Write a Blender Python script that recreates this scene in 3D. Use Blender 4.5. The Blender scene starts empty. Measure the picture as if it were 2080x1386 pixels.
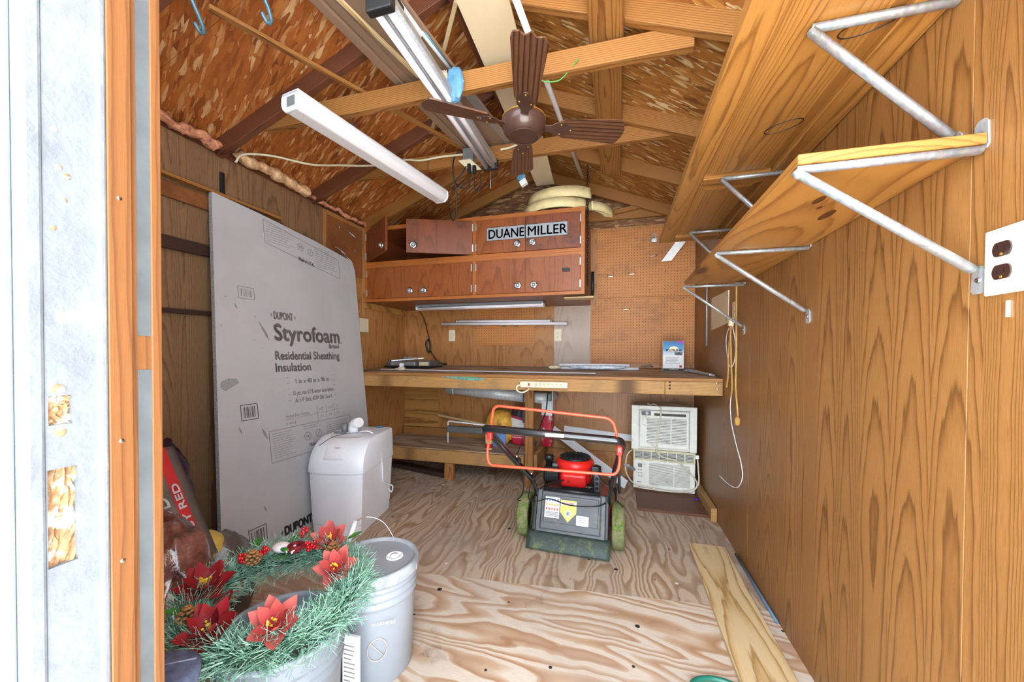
import bpy, bmesh, math, random
from mathutils import Vector, Matrix

# ------------------------------------------------------------------ camera, sky, exposure
scn = bpy.context.scene
col = scn.collection
random.seed(11)

FPX, YAW, PITCH, ROLL = 767.264, 0.270724, -0.0137925, 0.004629
EYE = Vector((0.0, 0.0, 1.08))
cam = bpy.data.cameras.new('camera')
cam.sensor_width = 36.0
cam.lens = FPX * 36.0 / 2080.0
cam.shift_y = 40.79 / 2080.0
cam.clip_start = 0.02
cam_o = bpy.data.objects.new('camera', cam)
col.objects.link(cam_o)
_d = Vector((-math.sin(YAW) * math.cos(PITCH), math.cos(YAW) * math.cos(PITCH), math.sin(PITCH)))
_r = Vector((math.cos(YAW), math.sin(YAW), 0))
_u = _r.cross(_d)
_r2 = math.cos(ROLL) * _r + math.sin(ROLL) * _u
_u2 = math.cos(ROLL) * _u - math.sin(ROLL) * _r
_m = Matrix((_r2, _u2, -_d)).transposed().to_4x4()
_m.translation = EYE
cam_o.matrix_world = _m
scn.camera = cam_o

world = bpy.data.worlds.new('overcast_sky')
scn.world = world
world.use_nodes = True
_bg = world.node_tree.nodes['Background']
_bg.inputs[0].default_value = (0.80, 0.90, 1.0, 1)
_bg.inputs[1].default_value = 1.0
scn.view_settings.view_transform = 'Standard'
scn.view_settings.look = 'None'
scn.view_settings.gamma = 1.0
scn.view_settings.use_curve_mapping = False
scn.view_settings.exposure = 3.6
scn.cycles.use_denoising = True
scn.cycles.max_bounces = 10
scn.cycles.diffuse_bounces = 7
scn.cycles.sample_clamp_indirect = 10
scn.cycles.adaptive_threshold = 0.02

sun = bpy.data.lights.new('sun', 'SUN')
sun.energy = 6.0
sun.angle = 0.02
sun.color = (0.93, 0.96, 1.0)
sun_o = bpy.data.objects.new('sun', sun)
col.objects.link(sun_o)
sun_o.rotation_euler = Vector((0.62, 0.30, 0.95)).to_track_quat('Z', 'Y').to_euler()   # from beside and behind the shed, so it never shines in

# sampling portal in the open doorway: it emits nothing, it only guides rays to the sky outside
_pl = bpy.data.lights.new('doorway_portal', 'AREA')
_pl.shape = 'RECTANGLE'
_pl.size = 1.14
_pl.size_y = 2.75
_pl.cycles.is_portal = True
_po = bpy.data.objects.new('doorway_portal', _pl)
col.objects.link(_po)
_po.location = (0.07, 0.18, 1.37)
_po.rotation_euler = (math.radians(90), 0, 0)

# ------------------------------------------------------------------ helpers
WM = {}                                   # world matrix of every object, kept by hand
Z3 = Vector((0, 0, 1))


def lin(h):
    if not isinstance(h, str):
        return tuple(h) + (1,) if len(h) == 3 else tuple(h)
    h = h.lstrip('#')
    o = []
    for i in (0, 2, 4):
        c = int(h[i:i + 2], 16) / 255
        o.append(c / 12.92 if c <= 0.04045 else ((c + 0.055) / 1.055) ** 2.4)
    return tuple(o) + (1,)


class NT:
    """a small node-tree writer"""
    def __init__(s, name):
        s.m = bpy.data.materials.new(name)
        s.m.use_nodes = True
        s.t = s.m.node_tree
        s.b = s.t.nodes['Principled BSDF']
        s.out = s.t.nodes['Material Output']
        s._co = None

    def new(s, ty, **k):
        n = s.t.nodes.new(ty)
        for a, v in k.items():
            setattr(n, a, v)
        return n

    def put(s, sock, v):
        if hasattr(v, 'is_linked'):
            s.t.links.new(v, sock)
        elif v is not None:
            sock.default_value = v

    def co(s):
        if s._co is None:
            s._co = s.new('ShaderNodeTexCoord').outputs['Object']
        return s._co

    def sep(s, v):
        n = s.new('ShaderNodeSeparateXYZ')
        s.put(n.inputs[0], v)
        return n.outputs

    def comb(s, x=0.0, y=0.0, z=0.0):
        n = s.new('ShaderNodeCombineXYZ')
        for i, v in enumerate((x, y, z)):
            s.put(n.inputs[i], v)
        return n.outputs[0]

    def math(s, op, a, b=None, c=None, clamp=False):
        n = s.new('ShaderNodeMath', operation=op, use_clamp=clamp)
        for i, v in enumerate((a, b, c)):
            if v is not None:
                s.put(n.inputs[i], v)
        return n.outputs[0]

    def noise(s, v, scale=1.0, detail=2.0, rough=0.5, dist=0.0, out=0):
        n = s.new('ShaderNodeTexNoise')
        s.put(n.inputs['Vector'], v)
        n.inputs['Scale'].default_value = scale
        n.inputs['Detail'].default_value = detail
        n.inputs['Roughness'].default_value = rough
        n.inputs['Distortion'].default_value = dist
        return n.outputs[out]

    def vor(s, v, scale=1.0, feature='F1', out='Distance', rnd=1.0):
        n = s.new('ShaderNodeTexVoronoi', feature=feature)
        s.put(n.inputs['Vector'], v)
        n.inputs['Scale'].default_value = scale
        n.inputs['Randomness'].default_value = rnd
        return n.outputs[out]

    def white(s, v):
        n = s.new('ShaderNodeTexWhiteNoise', noise_dimensions='3D')
        s.put(n.inputs['Vector'], v)
        return n.outputs

    def ramp(s, f, stops, interp='LINEAR'):
        n = s.new('ShaderNodeValToRGB')
        n.color_ramp.interpolation = interp
        e = n.color_ramp.elements
        while len(e) < len(stops):
            e.new(0.5)
        for i, (p, c) in enumerate(stops):
            e[i].position = p
            e[i].color = lin(c) if not isinstance(c, float) else (c, c, c, 1)
        s.put(n.inputs[0], f)
        return n.outputs[0]

    def mix(s, f, a, b, blend='MIX'):
        n = s.new('ShaderNodeMix', data_type='RGBA', blend_type=blend)
        s.put(n.inputs[0], f)
        s.put(n.inputs[6], lin(a) if isinstance(a, str) else a)
        s.put(n.inputs[7], lin(b) if isinstance(b, str) else b)
        return n.outputs[2]

    def rng(s, v, a0, a1, b0=0.0, b1=1.0):
        n = s.new('ShaderNodeMapRange')
        n.clamp = True
        s.put(n.inputs[0], v)
        for i, x in enumerate((a0, a1, b0, b1)):
            n.inputs[i + 1].default_value = x
        return n.outputs[0]

    def scale(s, v, x, y, z, loc=(0, 0, 0), rot=(0, 0, 0)):
        n = s.new('ShaderNodeMapping')
        s.put(n.inputs['Vector'], v)
        n.inputs['Scale'].default_value = (x, y, z)
        n.inputs['Location'].default_value = loc
        n.inputs['Rotation'].default_value = rot
        return n.outputs[0]

    def color(s, c):
        s.put(s.b.inputs['Base Color'], lin(c) if isinstance(c, str) else c)

    def rough(s, r):
        s.put(s.b.inputs['Roughness'], r)

    def bump(s, h, strength=0.3, dist=0.002):
        n = s.new('ShaderNodeBump')
        n.inputs['Strength'].default_value = strength
        n.inputs['Distance'].default_value = dist
        s.put(n.inputs['Height'], h)
        s.t.links.new(n.outputs[0], s.b.inputs['Normal'])


def plain(name, c, rough=0.5, metal=0.0, vary=0.06, vscale=14, bump=0.0, bscale=120, spec=0.5, dirt=None, coat=0.0):
    n = NT(name)
    base = lin(c)
    v = n.noise(n.co(), vscale, 4, 0.6)
    lo = tuple(x * (1 - vary * 2) for x in base[:3]) + (1,)
    hi = tuple(min(1, x * (1 + vary * 2)) for x in base[:3]) + (1,)
    cc = n.mix(n.rng(v, 0.3, 0.7), lo, hi)
    if dirt:
        dc, amt, ds = dirt
        f = n.rng(n.noise(n.scale(n.co(), 1, 1, 1, (3.1, 1.7, 9.2)), ds, 6, 0.65), 0.62 - amt * 0.25, 0.72 - amt * 0.2)
        cc = n.mix(n.math('MULTIPLY', f, 0.8), cc, dc)
    n.color(cc)
    n.rough(rough)
    n.b.inputs['Metallic'].default_value = metal
    n.b.inputs['Specular IOR Level'].default_value = spec
    n.b.inputs['Coat Weight'].default_value = coat
    if bump:
        n.bump(n.noise(n.co(), bscale, 3, 0.6), bump)
    return n.m


def wood(name, dark, mid, light, axis='X', freq=70, plank=0.0, tilt=0.06, wob=0.035, depth=0.05, pore=0.25,
         rough=0.5, tone=0.25, knots=0.0, stain=None, seed=0.0, coat=0.0, contrast=1.0, plankvar=0.1):
    """plain-sawn wood: rings round a wandering pith, cut by the surface, so the figure makes arches and eyes"""
    n = NT(name)
    x, y, z = n.sep(n.co())
    if axis == 'X':
        g, a, b = x, y, z
    elif axis == 'Y':
        g, a, b = y, x, z
    elif axis == 'Z':
        g, a, b = z, n.math('ADD', x, y), 0.0
    else:                                   # 'H': wall sheet laid sideways, grain along x
        g, a, b = n.math('ADD', x, y), z, 0.0
    g = n.math('ADD', g, seed * 7.31)
    if plank:
        q = n.math('DIVIDE', a, plank)
        idx = n.math('FLOOR', q)
        w = n.white(n.comb(idx, seed, 0.5))
        r1, r2, r3 = n.sep(w['Color'])
        aa = n.math('MULTIPLY', n.math('SUBTRACT', n.math('SUBTRACT', q, idx), n.math('MULTIPLY_ADD', r1, 0.5, 0.25)), plank)
    else:
        idx, r2, r3 = 0.0, 0.4, 0.5
        aa = n.math('SUBTRACT', a, 0.013)
    n1 = n.noise(n.comb(n.math('MULTIPLY', a, 7.0), b if not isinstance(b, float) else 0.0, n.math('MULTIPLY', g, 2.2)), 1.0, 3, 0.5)
    n2 = n.noise(n.comb(n.math('MULTIPLY_ADD', r2, 31.0, seed), n.math('MULTIPLY', idx, 3.7), n.math('MULTIPLY', g, 0.9)), 1.0, 1, 0.4)
    dd = n.math('MULTIPLY_ADD', n.math('SUBTRACT', n2, 0.5), wob * 2.4, depth)
    dd = n.math('MULTIPLY_ADD', g, n.math('MULTIPLY', n.math('SUBTRACT', r3, 0.35), tilt), dd)
    if not isinstance(b, float):
        dd = n.math('ADD', dd, b)
    aw = n.math('MULTIPLY_ADD', n.math('SUBTRACT', n1, 0.5), 0.03, aa)
    rr = n.math('SQRT', n.math('ADD', n.math('MULTIPLY', aw, aw), n.math('MULTIPLY', n.math('MULTIPLY', dd, dd), 1.0)))
    rr = n.math('MULTIPLY_ADD', n.noise(n.comb(n.math('MULTIPLY', a, 60.0), 0.0, n.math('MULTIPLY', g, 6.0)), 1.0, 2, 0.5), min(0.006, 0.75 / freq), rr)
    ring = n.math('FRACT', n.math('MULTIPLY', rr, freq))
    cc = n.ramp(ring, [(0.0, light), (0.45, light), (0.70, mid), (0.90, dark), (1.0, light)])
    if contrast < 1:
        cc = n.mix(contrast, mid, cc)
    p = n.noise(n.comb(n.math('MULTIPLY', a, 900.0), n.math('MULTIPLY', b, 900.0) if not isinstance(b, float) else 0.0, n.math('MULTIPLY', g, 22.0)), 1.0, 2, 0.6)
    cc = n.mix(n.math('MULTIPLY', n.rng(p, 0.42, 0.66), pore), cc, dark)
    big = n.noise(n.comb(n.math('MULTIPLY', a, 5.0), 0.0, n.math('MULTIPLY', g, 1.2)), 1.0, 3, 0.5)
    cc = n.mix(n.math('MULTIPLY', n.rng(big, 0.3, 0.72), tone), cc, n.mix(0.5, dark, mid))
    if plank:
        cc = n.mix(n.math('MULTIPLY', r2, plankvar), cc, dark)
    if knots:
        kv = n.vor(n.comb(n.math('MULTIPLY', a, 5.0), 0.0, n.math('MULTIPLY', g, 1.6)), 1.0)
        kk = n.rng(kv, knots, knots * 0.4)
        cc = n.mix(kk, cc, n.mix(0.6, dark, '3a1c0a'))
    if stain:
        sc, amt, ss = stain
        f = n.rng(n.noise(n.scale(n.co(), 1, 1, 1, (seed, 4.1, 2.2)), ss, 6, 0.62), 0.66 - amt * 0.25, 0.80 - amt * 0.25)
        cc = n.mix(n.math('MULTIPLY', f, 0.75), cc, sc)
    n.color(cc)
    n.rough(rough)
    n.b.inputs['Coat Weight'].default_value = coat
    n.b.inputs['Coat Roughness'].default_value = 0.35
    n.bump(n.math('MULTIPLY', p, -1.0), 0.12, 0.0008)
    return n.m


def osb(name, dark, mid, light, pale, seed=0.0):
    n = NT(name)
    x, y, z = n.sep(n.co())
    p2 = n.comb(n.math('ADD', x, seed), n.math('ADD', y, z), 0.0)
    wob = n.noise(p2, 9.0, 2, 0.5, out=1)
    p2 = n.mix(0.02, p2, wob, 'ADD')
    vals, dst = [], []
    for i, rot in enumerate((0.15, 1.0, 2.2)):
        c = n.scale(p2, 11.0 + i * 1.5, 50.0 + 6 * i, 1.0, (i * 3.7, i * 1.9, 0), (0, 0, rot))
        v = n.new('ShaderNodeTexVoronoi', feature='F1')
        n.put(v.inputs['Vector'], c)
        v.inputs['Scale'].default_value = 1.0
        r, g, b = n.sep(v.outputs['Color'])
        vals.append((r, g))
        dst.append(v.outputs['Distance'])
    top, key = vals[0]
    edge = dst[0]
    for (r, g), dd in zip(vals[1:], dst[1:]):
        m = n.math('GREATER_THAN', g, key)
        k = n.new('ShaderNodeMix', data_type='FLOAT')
        n.put(k.inputs[0], m); n.put(k.inputs[2], top); n.put(k.inputs[3], r)
        e = n.new('ShaderNodeMix', data_type='FLOAT')
        n.put(e.inputs[0], m); n.put(e.inputs[2], edge); n.put(e.inputs[3], dd)
        top, edge, key = k.outputs[0], e.outputs[0], n.math('MAXIMUM', key, g)
    cc = n.ramp(top, [(0.0, dark), (0.2, mid), (0.55, mid), (0.8, light), (0.95, pale)])
    fib = n.noise(n.scale(p2, 40, 260, 1, (0, 0, 0), (0, 0, 0.6)), 1.0, 3, 0.6)
    cc = n.mix(n.math('MULTIPLY', n.rng(fib, 0.35, 0.7), 0.3), cc, dark)
    cc = n.mix(n.math('MULTIPLY', n.rng(edge, 0.5, 0.95), 0.55), cc, dark)
    big = n.noise(p2, 2.2, 3, 0.5)
    cc = n.mix(n.math('MULTIPLY', n.rng(big, 0.35, 0.7), 0.3), cc, mid)
    n.color(cc)
    n.rough(0.62)
    n.bump(n.math('ADD', top, n.math('MULTIPLY', edge, -0.6)), 0.25, 0.002)
    return n.m


class MB:
    """collects shapes in world coordinates, then links them as ONE mesh object"""
    def __init__(s):
        s.v, s.f, s.sm = [], [], []

    def add(s, verts, faces, smooth=False, M=None):
        o = len(s.v)
        for p in verts:
            p = Vector(p)
            s.v.append(M @ p if M else p)
        for f in faces:
            s.f.append(tuple(i + o for i in f))
            s.sm.append(smooth)
        return s

    def box(s, lo, hi, M=None):
        (a, b, c), (d, e, f) = lo, hi
        return s.add([(a, b, c), (d, b, c), (d, e, c), (a, e, c), (a, b, f), (d, b, f), (d, e, f), (a, e, f)],
                     [(0, 3, 2, 1), (4, 5, 6, 7), (0, 1, 5, 4), (1, 2, 6, 5), (2, 3, 7, 6), (3, 0, 4, 7)], M=M)

    def beam(s, p0, p1, w, t, up=Z3):
        return s.box((0, -w / 2, -t / 2), ((Vector(p1) - Vector(p0)).length, w / 2, t / 2), M=frame(p0, p1, up))

    def prism(s, poly, axis, a, b, M=None, smooth=False):
        """extrude a 2-d polygon along an axis (the other two axes in x, y, z order)"""
        def pt(p, h):
            return {'x': (h, p[0], p[1]), 'y': (p[0], h, p[1]), 'z': (p[0], p[1], h)}[axis]
        k = len(poly)
        s.add([pt(p, a) for p in poly] + [pt(p, b) for p in poly],
              [tuple(range(k))[::-1], tuple(range(k, 2 * k))], M=M)
        o = len(s.v) - 2 * k
        for i in range(k):
            j = (i + 1) % k
            s.f.append((o + i, o + j, o + k + j, o + k + i))
            s.sm.append(smooth)
        return s

    def tube(s, pts, r, seg=8, closed=False, caps=True, flat=1.0):
        pts = [Vector(p) for p in pts]
        k = len(pts)
        rad = r if isinstance(r, (list, tuple)) else [r] * k
        tan = []
        for i in range(k):
            if closed:
                t = pts[(i + 1) % k] - pts[i - 1]
            else:
                t = pts[min(i + 1, k - 1)] - pts[max(i - 1, 0)]
            tan.append(t.normalized() if t.length > 1e-9 else Vector((0, 0, 1)))
        ref = Vector((0, 0, 1)) if abs(tan[0].z) < 0.9 else Vector((1, 0, 0))
        nrm = (ref - tan[0] * ref.dot(tan[0])).normalized()
        verts = []
        for i in range(k):
            nrm = (nrm - tan[i] * nrm.dot(tan[i]))
            nrm = nrm.normalized() if nrm.length > 1e-6 else tan[i].orthogonal().normalized()
            bn = tan[i].cross(nrm)
            for j in range(seg):
                a = 2 * math.pi * j / seg
                verts.append(pts[i] + (nrm * math.cos(a) * flat + bn * math.sin(a)) * rad[i])
        faces = []
        for i in range(k if closed else k - 1):
            for j in range(seg):
                j2 = (j + 1) % seg
                a, b = i * seg, ((i + 1) % k) * seg
                faces.append((a + j, a + j2, b + j2, b + j))
        s.add(verts, faces, True)
        if caps and not closed:
            o = len(s.v) - len(verts)
            s.f.append(tuple(o + j for j in range(seg))[::-1]); s.sm.append(False)
            e = o + (k - 1) * seg
            s.f.append(tuple(e + j for j in range(seg))); s.sm.append(False)
        return s

    def lathe(s, prof, c=(0, 0, 0), seg=32, M=None, smooth=True, caps=True):
        T = Matrix.Translation(Vector(c))
        T = T @ M if M else T
        verts = [(r * math.cos(2 * math.pi * j / seg), r * math.sin(2 * math.pi * j / seg), z) for r, z in prof for j in range(seg)]
        faces = [(i * seg + j, i * seg + (j + 1) % seg, (i + 1) * seg + (j + 1) % seg, (i + 1) * seg + j)
                 for i in range(len(prof) - 1) for j in range(seg)]
        s.add(verts, faces, smooth, M=T)
        if caps:
            o = len(s.v) - len(verts)
            if prof[0][0] > 1e-5:
                s.f.append(tuple(o + j for j in range(seg))[::-1]); s.sm.append(False)
            if prof[-1][0] > 1e-5:
                e = o + (len(prof) - 1) * seg
                s.f.append(tuple(e + j for j in range(seg))); s.sm.append(False)
        return s

    def ball(s, c, r, seg=14, rings=8, sq=(1, 1, 1)):
        prof = [(max(1e-6, math.sin(math.pi * i / rings)), -math.cos(math.pi * i / rings)) for i in range(rings + 1)]
        return s.lathe(prof, c, seg, M=Matrix.Diagonal((r * sq[0], r * sq[1], r * sq[2], 1)), caps=False)

    def grid(s, fn, nu, nv, smooth=True):
        verts = [fn(i / nu, j / nv) for i in range(nu + 1) for j in range(nv + 1)]
        faces = [(i * (nv + 1) + j, (i + 1) * (nv + 1) + j, (i + 1) * (nv + 1) + j + 1, i * (nv + 1) + j + 1)
                 for i in range(nu) for j in range(nv)]
        return s.add(verts, faces, smooth)

    def build(s, name, mat, parent=None, local=False, bevel=0.0, bseg=2, world=False, solid=0.0, base=True):
        P = WM[parent.name] if parent is not None else None
        vs = s.v
        M = Matrix.Identity(4)
        if parent is not None:
            if not local:
                inv = P.inverted()
                vs = [inv @ v for v in vs]
            M = P
        elif not world:
            xs = [v.x for v in vs]; ys = [v.y for v in vs]; zs = [v.z for v in vs]
            c = Vector(((min(xs) + max(xs)) / 2, (min(ys) + max(ys)) / 2, min(zs)))
            M = Matrix.Translation(c)
            vs = [v - c for v in vs]
        me = bpy.data.meshes.new(name)
        me.from_pydata([tuple(v) for v in vs], [], s.f)
        me.polygons.foreach_set('use_smooth', s.sm)
        me.update()
        o = link(name, me, mat, parent, M if parent is None else Matrix.Identity(4))
        if solid:
            k = o.modifiers.new('solid', 'SOLIDIFY'); k.thickness = solid; k.offset = 0
        if bevel:
            k = o.modifiers.new('bevel', 'BEVEL'); k.width = bevel; k.segments = bseg; k.limit_method = 'ANGLE'; k.angle_limit = 0.7
            k.harden_normals = False
        return o


def link(name, data, mat=None, parent=None, M=None):
    o = bpy.data.objects.new(name, data)
    if mat is not None and data is not None:
        data.materials.clear()
        data.materials.append(mat)
    col.objects.link(o)
    M = M or Matrix.Identity(4)
    if parent is not None:
        o.parent = parent
        WM[o.name] = WM[parent.name] @ M
    else:
        WM[o.name] = M.copy()
    o.matrix_basis = M
    return o


def frame(p0, p1, up=Z3):
    p0, p1 = Vector(p0), Vector(p1)
    x = (p1 - p0).normalized()
    y = Vector(up).cross(x)
    y = y.normalized() if y.length > 1e-6 else x.orthogonal().normalized()
    z = x.cross(y)
    M = Matrix((x, y, z)).transposed().to_4x4()
    M.translation = p0
    return M


def plank(name, p0, p1, w, t, mat, parent=None, up=Z3, bevel=0.002, mb=None):
    """a board along p0-p1 with its own axes, so the grain follows its length"""
    M = frame(p0, p1, up)
    L = (Vector(p1) - Vector(p0)).length
    m = mb or MB().box((0, -w / 2, -t / 2), (L, w / 2, t / 2))
    me = bpy.data.meshes.new(name)
    me.from_pydata([tuple(v) for v in m.v], [], m.f)
    me.update()
    o = link(name, me, mat, parent, (WM[parent.name].inverted() @ M) if parent is not None else M)
    if bevel:
        k = o.modifiers.new('bevel', 'BEVEL'); k.width = bevel; k.segments = 1; k.limit_method = 'ANGLE'
    return o


def tag(o, label, cat, group=None, kind=None):
    o['label'] = label
    o['category'] = cat
    if group:
        o['group'] = group
    o['kind'] = kind or 'thing'
    return o


def thing(name, label, cat, loc=(0, 0, 0), rz=0.0, group=None, M=None):
    M = M or (Matrix.Translation(Vector(loc)) @ Matrix.Rotation(rz, 4, 'Z'))
    o = link(name, None, None, None, M)
    o.empty_display_size = 0.1
    return tag(o, label, cat, group)


def struct(o):
    o['kind'] = 'structure'
    return o


def room(name):
    o = link(name, None)
    o['kind'] = 'structure'
    return o


def kids(o):
    return [c for c in bpy.data.objects if c.parent == o]


def copy_tree(o, M=None, parent=None):
    c = o.copy()
    col.objects.link(c)
    if parent is not None:
        c.parent = parent
        WM[c.name] = WM[parent.name] @ o.matrix_basis
    else:
        c.matrix_basis = M
        WM[c.name] = M.copy()
    for ch in kids(o):
        copy_tree(ch, None, c)
    return c


def smooth(pts, n=6, closed=False):
    pts = [Vector(p) for p in pts]
    k = len(pts)
    out = []
    for i in range(k if closed else k - 1):
        if closed:
            p0, p1, p2, p3 = pts[i - 1], pts[i], pts[(i + 1) % k], pts[(i + 2) % k]
        else:
            p0, p1, p2, p3 = pts[max(i - 1, 0)], pts[i], pts[i + 1], pts[min(i + 2, k - 1)]
        for j in range(n):
            t = j / n
            out.append(0.5 * ((2 * p1) + (p2 - p0) * t + (2 * p0 - 5 * p1 + 4 * p2 - p3) * t * t + (3 * p1 - p0 - 3 * p2 + p3) * t ** 3))
    if not closed:
        out.append(pts[-1])
    return out


def fillet(pts, r, n=5, closed=False):
    pts = [Vector(p) for p in pts]
    k = len(pts)
    out = []
    for i in range(k):
        if not closed and i in (0, k - 1):
            out.append(pts[i]); continue
        a, b, c = pts[i - 1], pts[i], pts[(i + 1) % k]
        d1, d2 = (a - b), (c - b)
        q = min(r, d1.length * 0.45, d2.length * 0.45)
        s, e = b + d1.normalized() * q, b + d2.normalized() * q
        for j in range(n + 1):
            t = j / n
            out.append((1 - t) ** 2 * s + 2 * t * (1 - t) * b + t * t * e)
    return out


def text(body, M, height, mat, parent, width=None, bold=0.0, name='lettering', depth=0.0004, align='LEFT', spacing=1.0):
    """flat print: a line of type on the plane of M (x to the right, y up), capital height about `height`"""
    cu = bpy.data.curves.new(name, 'FONT')
    cu.body = body
    cu.align_x = align
    cu.size = height / 0.70
    cu.space_character = spacing
    cu.resolution_u = 3
    cu.extrude = depth
    o = bpy.data.objects.new(name, cu)
    me = bpy.data.meshes.new_from_object(o)
    bpy.data.objects.remove(o)
    if width and len(me.vertices):
        xs = [v.co.x for v in me.vertices]
        me.transform(Matrix.Diagonal((width / max(1e-6, max(xs) - min(xs)), 1, 1, 1)))
    if bold and len(me.vertices):
        bm = bmesh.new()
        for dx, dy in ((0, 0), (bold, 0), (-bold, 0), (0, bold), (0, -bold)):
            k0 = len(bm.verts)
            bm.from_mesh(me)
            bm.verts.ensure_lookup_table()
            for v in bm.verts[k0:]:
                v.co.x += dx
                v.co.y += dy
        bm.to_mesh(me)
        bm.free()
    inv = WM[parent.name].inverted() if parent is not None else Matrix.Identity(4)
    return link(name, me, mat, parent, inv @ M)


def plane_M(o, right, up):
    r, u = Vector(right).normalized(), Vector(up).normalized()
    n = r.cross(u).normalized()
    u = n.cross(r)
    M = Matrix((r, u, n)).transposed().to_4x4()
    M.translation = Vector(o)
    return M
# ------------------------------------------------------------------ materials
def plywood(name, pale, mid, brown, ang=0.0, seed=0.0, bands=9.0, wear='8d8b88', wearamt=0.5, sx=0.5, sy=3.2, spots=True):
    """rotary-cut veneer: wide wandering bands, plus wear, drips and dark stains"""
    n = NT(name)
    c = n.scale(n.co(), 1, 1, 1, (seed, seed * 0.7, 0), (0, 0, ang))
    warp = n.noise(c, 2.4, 3, 0.55, out=1)
    c2 = n.mix(0.14, c, warp, 'ADD')
    f = n.noise(n.scale(c2, sx, sy, 1), 1.0, 2.2, 0.5)
    ring = n.math('FRACT', n.math('MULTIPLY', f, bands))
    cc = n.ramp(ring, [(0.0, pale), (0.36, pale), (0.52, mid), (0.86, brown), (0.97, mid), (1.0, pale)])
    fib = n.noise(n.scale(c, 18, 420, 1), 1.0, 3, 0.6)
    cc = n.mix(n.math('MULTIPLY', n.rng(fib, 0.4, 0.72), 0.35), cc, brown)
    w = n.rng(n.noise(c, 2.1, 6, 0.6), 0.40, 0.66)
    cc = n.mix(n.math('MULTIPLY', w, wearamt), cc, wear)
    if spots:
        st = n.rng(n.noise(n.scale(c, 1, 1, 1, (7, 2, 0)), 3.1, 5, 0.62), 0.60, 0.70)
        cc = n.mix(n.math('MULTIPLY', st, 0.6), cc, '6d4a30')
        d = n.rng(n.noise(n.scale(c, 1, 1, 1, (1.3, 8, 0)), 5.0, 7, 0.7), 0.66, 0.72)
        cc = n.mix(n.math('MULTIPLY', d, 0.6), cc, '3d3732')
        v = n.new('ShaderNodeTexVoronoi', feature='F1')
        n.put(v.inputs['Vector'], c)
        v.inputs['Scale'].default_value = 15
        rr, gg, bb = n.sep(v.outputs['Color'])
        rad = n.math('MULTIPLY', n.math('POWER', rr, 4.0), 0.18)
        sp = n.math('LESS_THAN', v.outputs['Distance'], rad)
        cc = n.mix(n.math('MULTIPLY', sp, n.math('GREATER_THAN', gg, 0.35)), cc, '2b2725')
        cc = n.mix(n.math('MULTIPLY', sp, n.math('LESS_THAN', gg, 0.10)), cc, 'e9e6e2')
    n.color(cc)
    n.rough(0.7)
    n.bump(n.math('ADD', ring, n.math('MULTIPLY', fib, 0.5)), 0.12, 0.0015)
    return n.m


def pegmat(name, c, c2, stain, a0, pitch=0.0254):
    """hardboard with a 25 mm grid of punched holes too small to model"""
    n = NT(name)
    x, y, z = n.sep(n.co())
    h = n.math('ADD', x, y)
    fx = n.math('SUBTRACT', n.math('FRACT', n.math('DIVIDE', n.math('ADD', h, a0 + 50 * pitch), pitch)), 0.5)
    fz = n.math('SUBTRACT', n.math('FRACT', n.math('DIVIDE', z, pitch)), 0.5)
    d = n.math('SQRT', n.math('ADD', n.math('MULTIPLY', fx, fx), n.math('MULTIPLY', fz, fz)))
    hole = n.math('LESS_THAN', d, 0.13)
    base = n.mix(n.rng(n.noise(n.co(), 3.0, 5, 0.6), 0.3, 0.7), c, c2)
    base = n.mix(n.math('MULTIPLY', n.rng(n.noise(n.scale(n.co(), 1, 1, 2, (2.2, 4, 1)), 2.6, 6, 0.68), 0.5, 0.68), 0.7), base, stain)
    fine = n.noise(n.co(), 90, 3, 0.6)
    base = n.mix(n.math('MULTIPLY', n.rng(fine, 0.4, 0.7), 0.12), base, stain)
    n.color(n.mix(hole, base, '2a1408'))
    n.rough(0.55)
    n.bump(n.math('MULTIPLY', hole, -1.0), 0.6, 0.002)
    return n.m


def streaked(name, c, c2, rough=0.35, metal=0.9, sc=(30, 30, 2)):
    n = NT(name)
    v = n.noise(n.scale(n.co(), *sc), 3.0, 4, 0.6)
    s = n.vor(n.co(), 160, out='Color')
    cc = n.mix(n.rng(v, 0.3, 0.7), c, c2)
    cc = n.mix(0.10, cc, s)
    n.color(cc)
    n.rough(n.rng(v, 0.2, 0.8, rough * 0.8, rough * 1.3))
    n.b.inputs['Metallic'].default_value = metal
    return n.m


PANEL_R = wood('oak_wall_panelling', '5e3b1a', '8f6132', '9d6e3c', axis='Z', freq=235, plank=0.118, tilt=0.026, wob=0.014, depth=0.022,
               pore=0.42, rough=0.42, tone=0.15, seed=2.0, contrast=0.85)
PANEL_L = wood('walnut_wall_panelling', '4d3624', '876749', '977554', axis='Z', freq=220, plank=0.13, tilt=0.028, wob=0.014, depth=0.022,
               pore=0.5, rough=0.5, tone=0.25, seed=5.0, contrast=0.6)
PANEL_B = wood('brown_wall_panelling', '7e5026', 'b67c46', 'c28c54', axis='Z', freq=210, plank=0.12, tilt=0.045, wob=0.010, depth=0.022,
               pore=0.5, rough=0.45, tone=0.25, seed=8.0, contrast=0.6)
PANEL_H = wood('sideways_oak_panel', '7a4f22', 'b48344', 'c2924f', axis='H', freq=120, plank=0.16, tilt=0.06, wob=0.02, depth=0.02, pore=0.4, seed=3.0)
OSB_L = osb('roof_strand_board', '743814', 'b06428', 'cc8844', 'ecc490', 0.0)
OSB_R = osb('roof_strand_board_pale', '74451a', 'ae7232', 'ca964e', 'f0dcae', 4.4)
OSB_G = osb('gable_strand_board', '4a2a16', '7d5230', '9d7244', 'c7a070', 9.1)
LUMBER = wood('rafter_lumber', '6a3c14', '98642e', 'a8763c', freq=120, tilt=0.03, wob=0.03, depth=0.06, pore=0.3, knots=0.16, rough=0.6, tone=0.35, seed=1.0)
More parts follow.
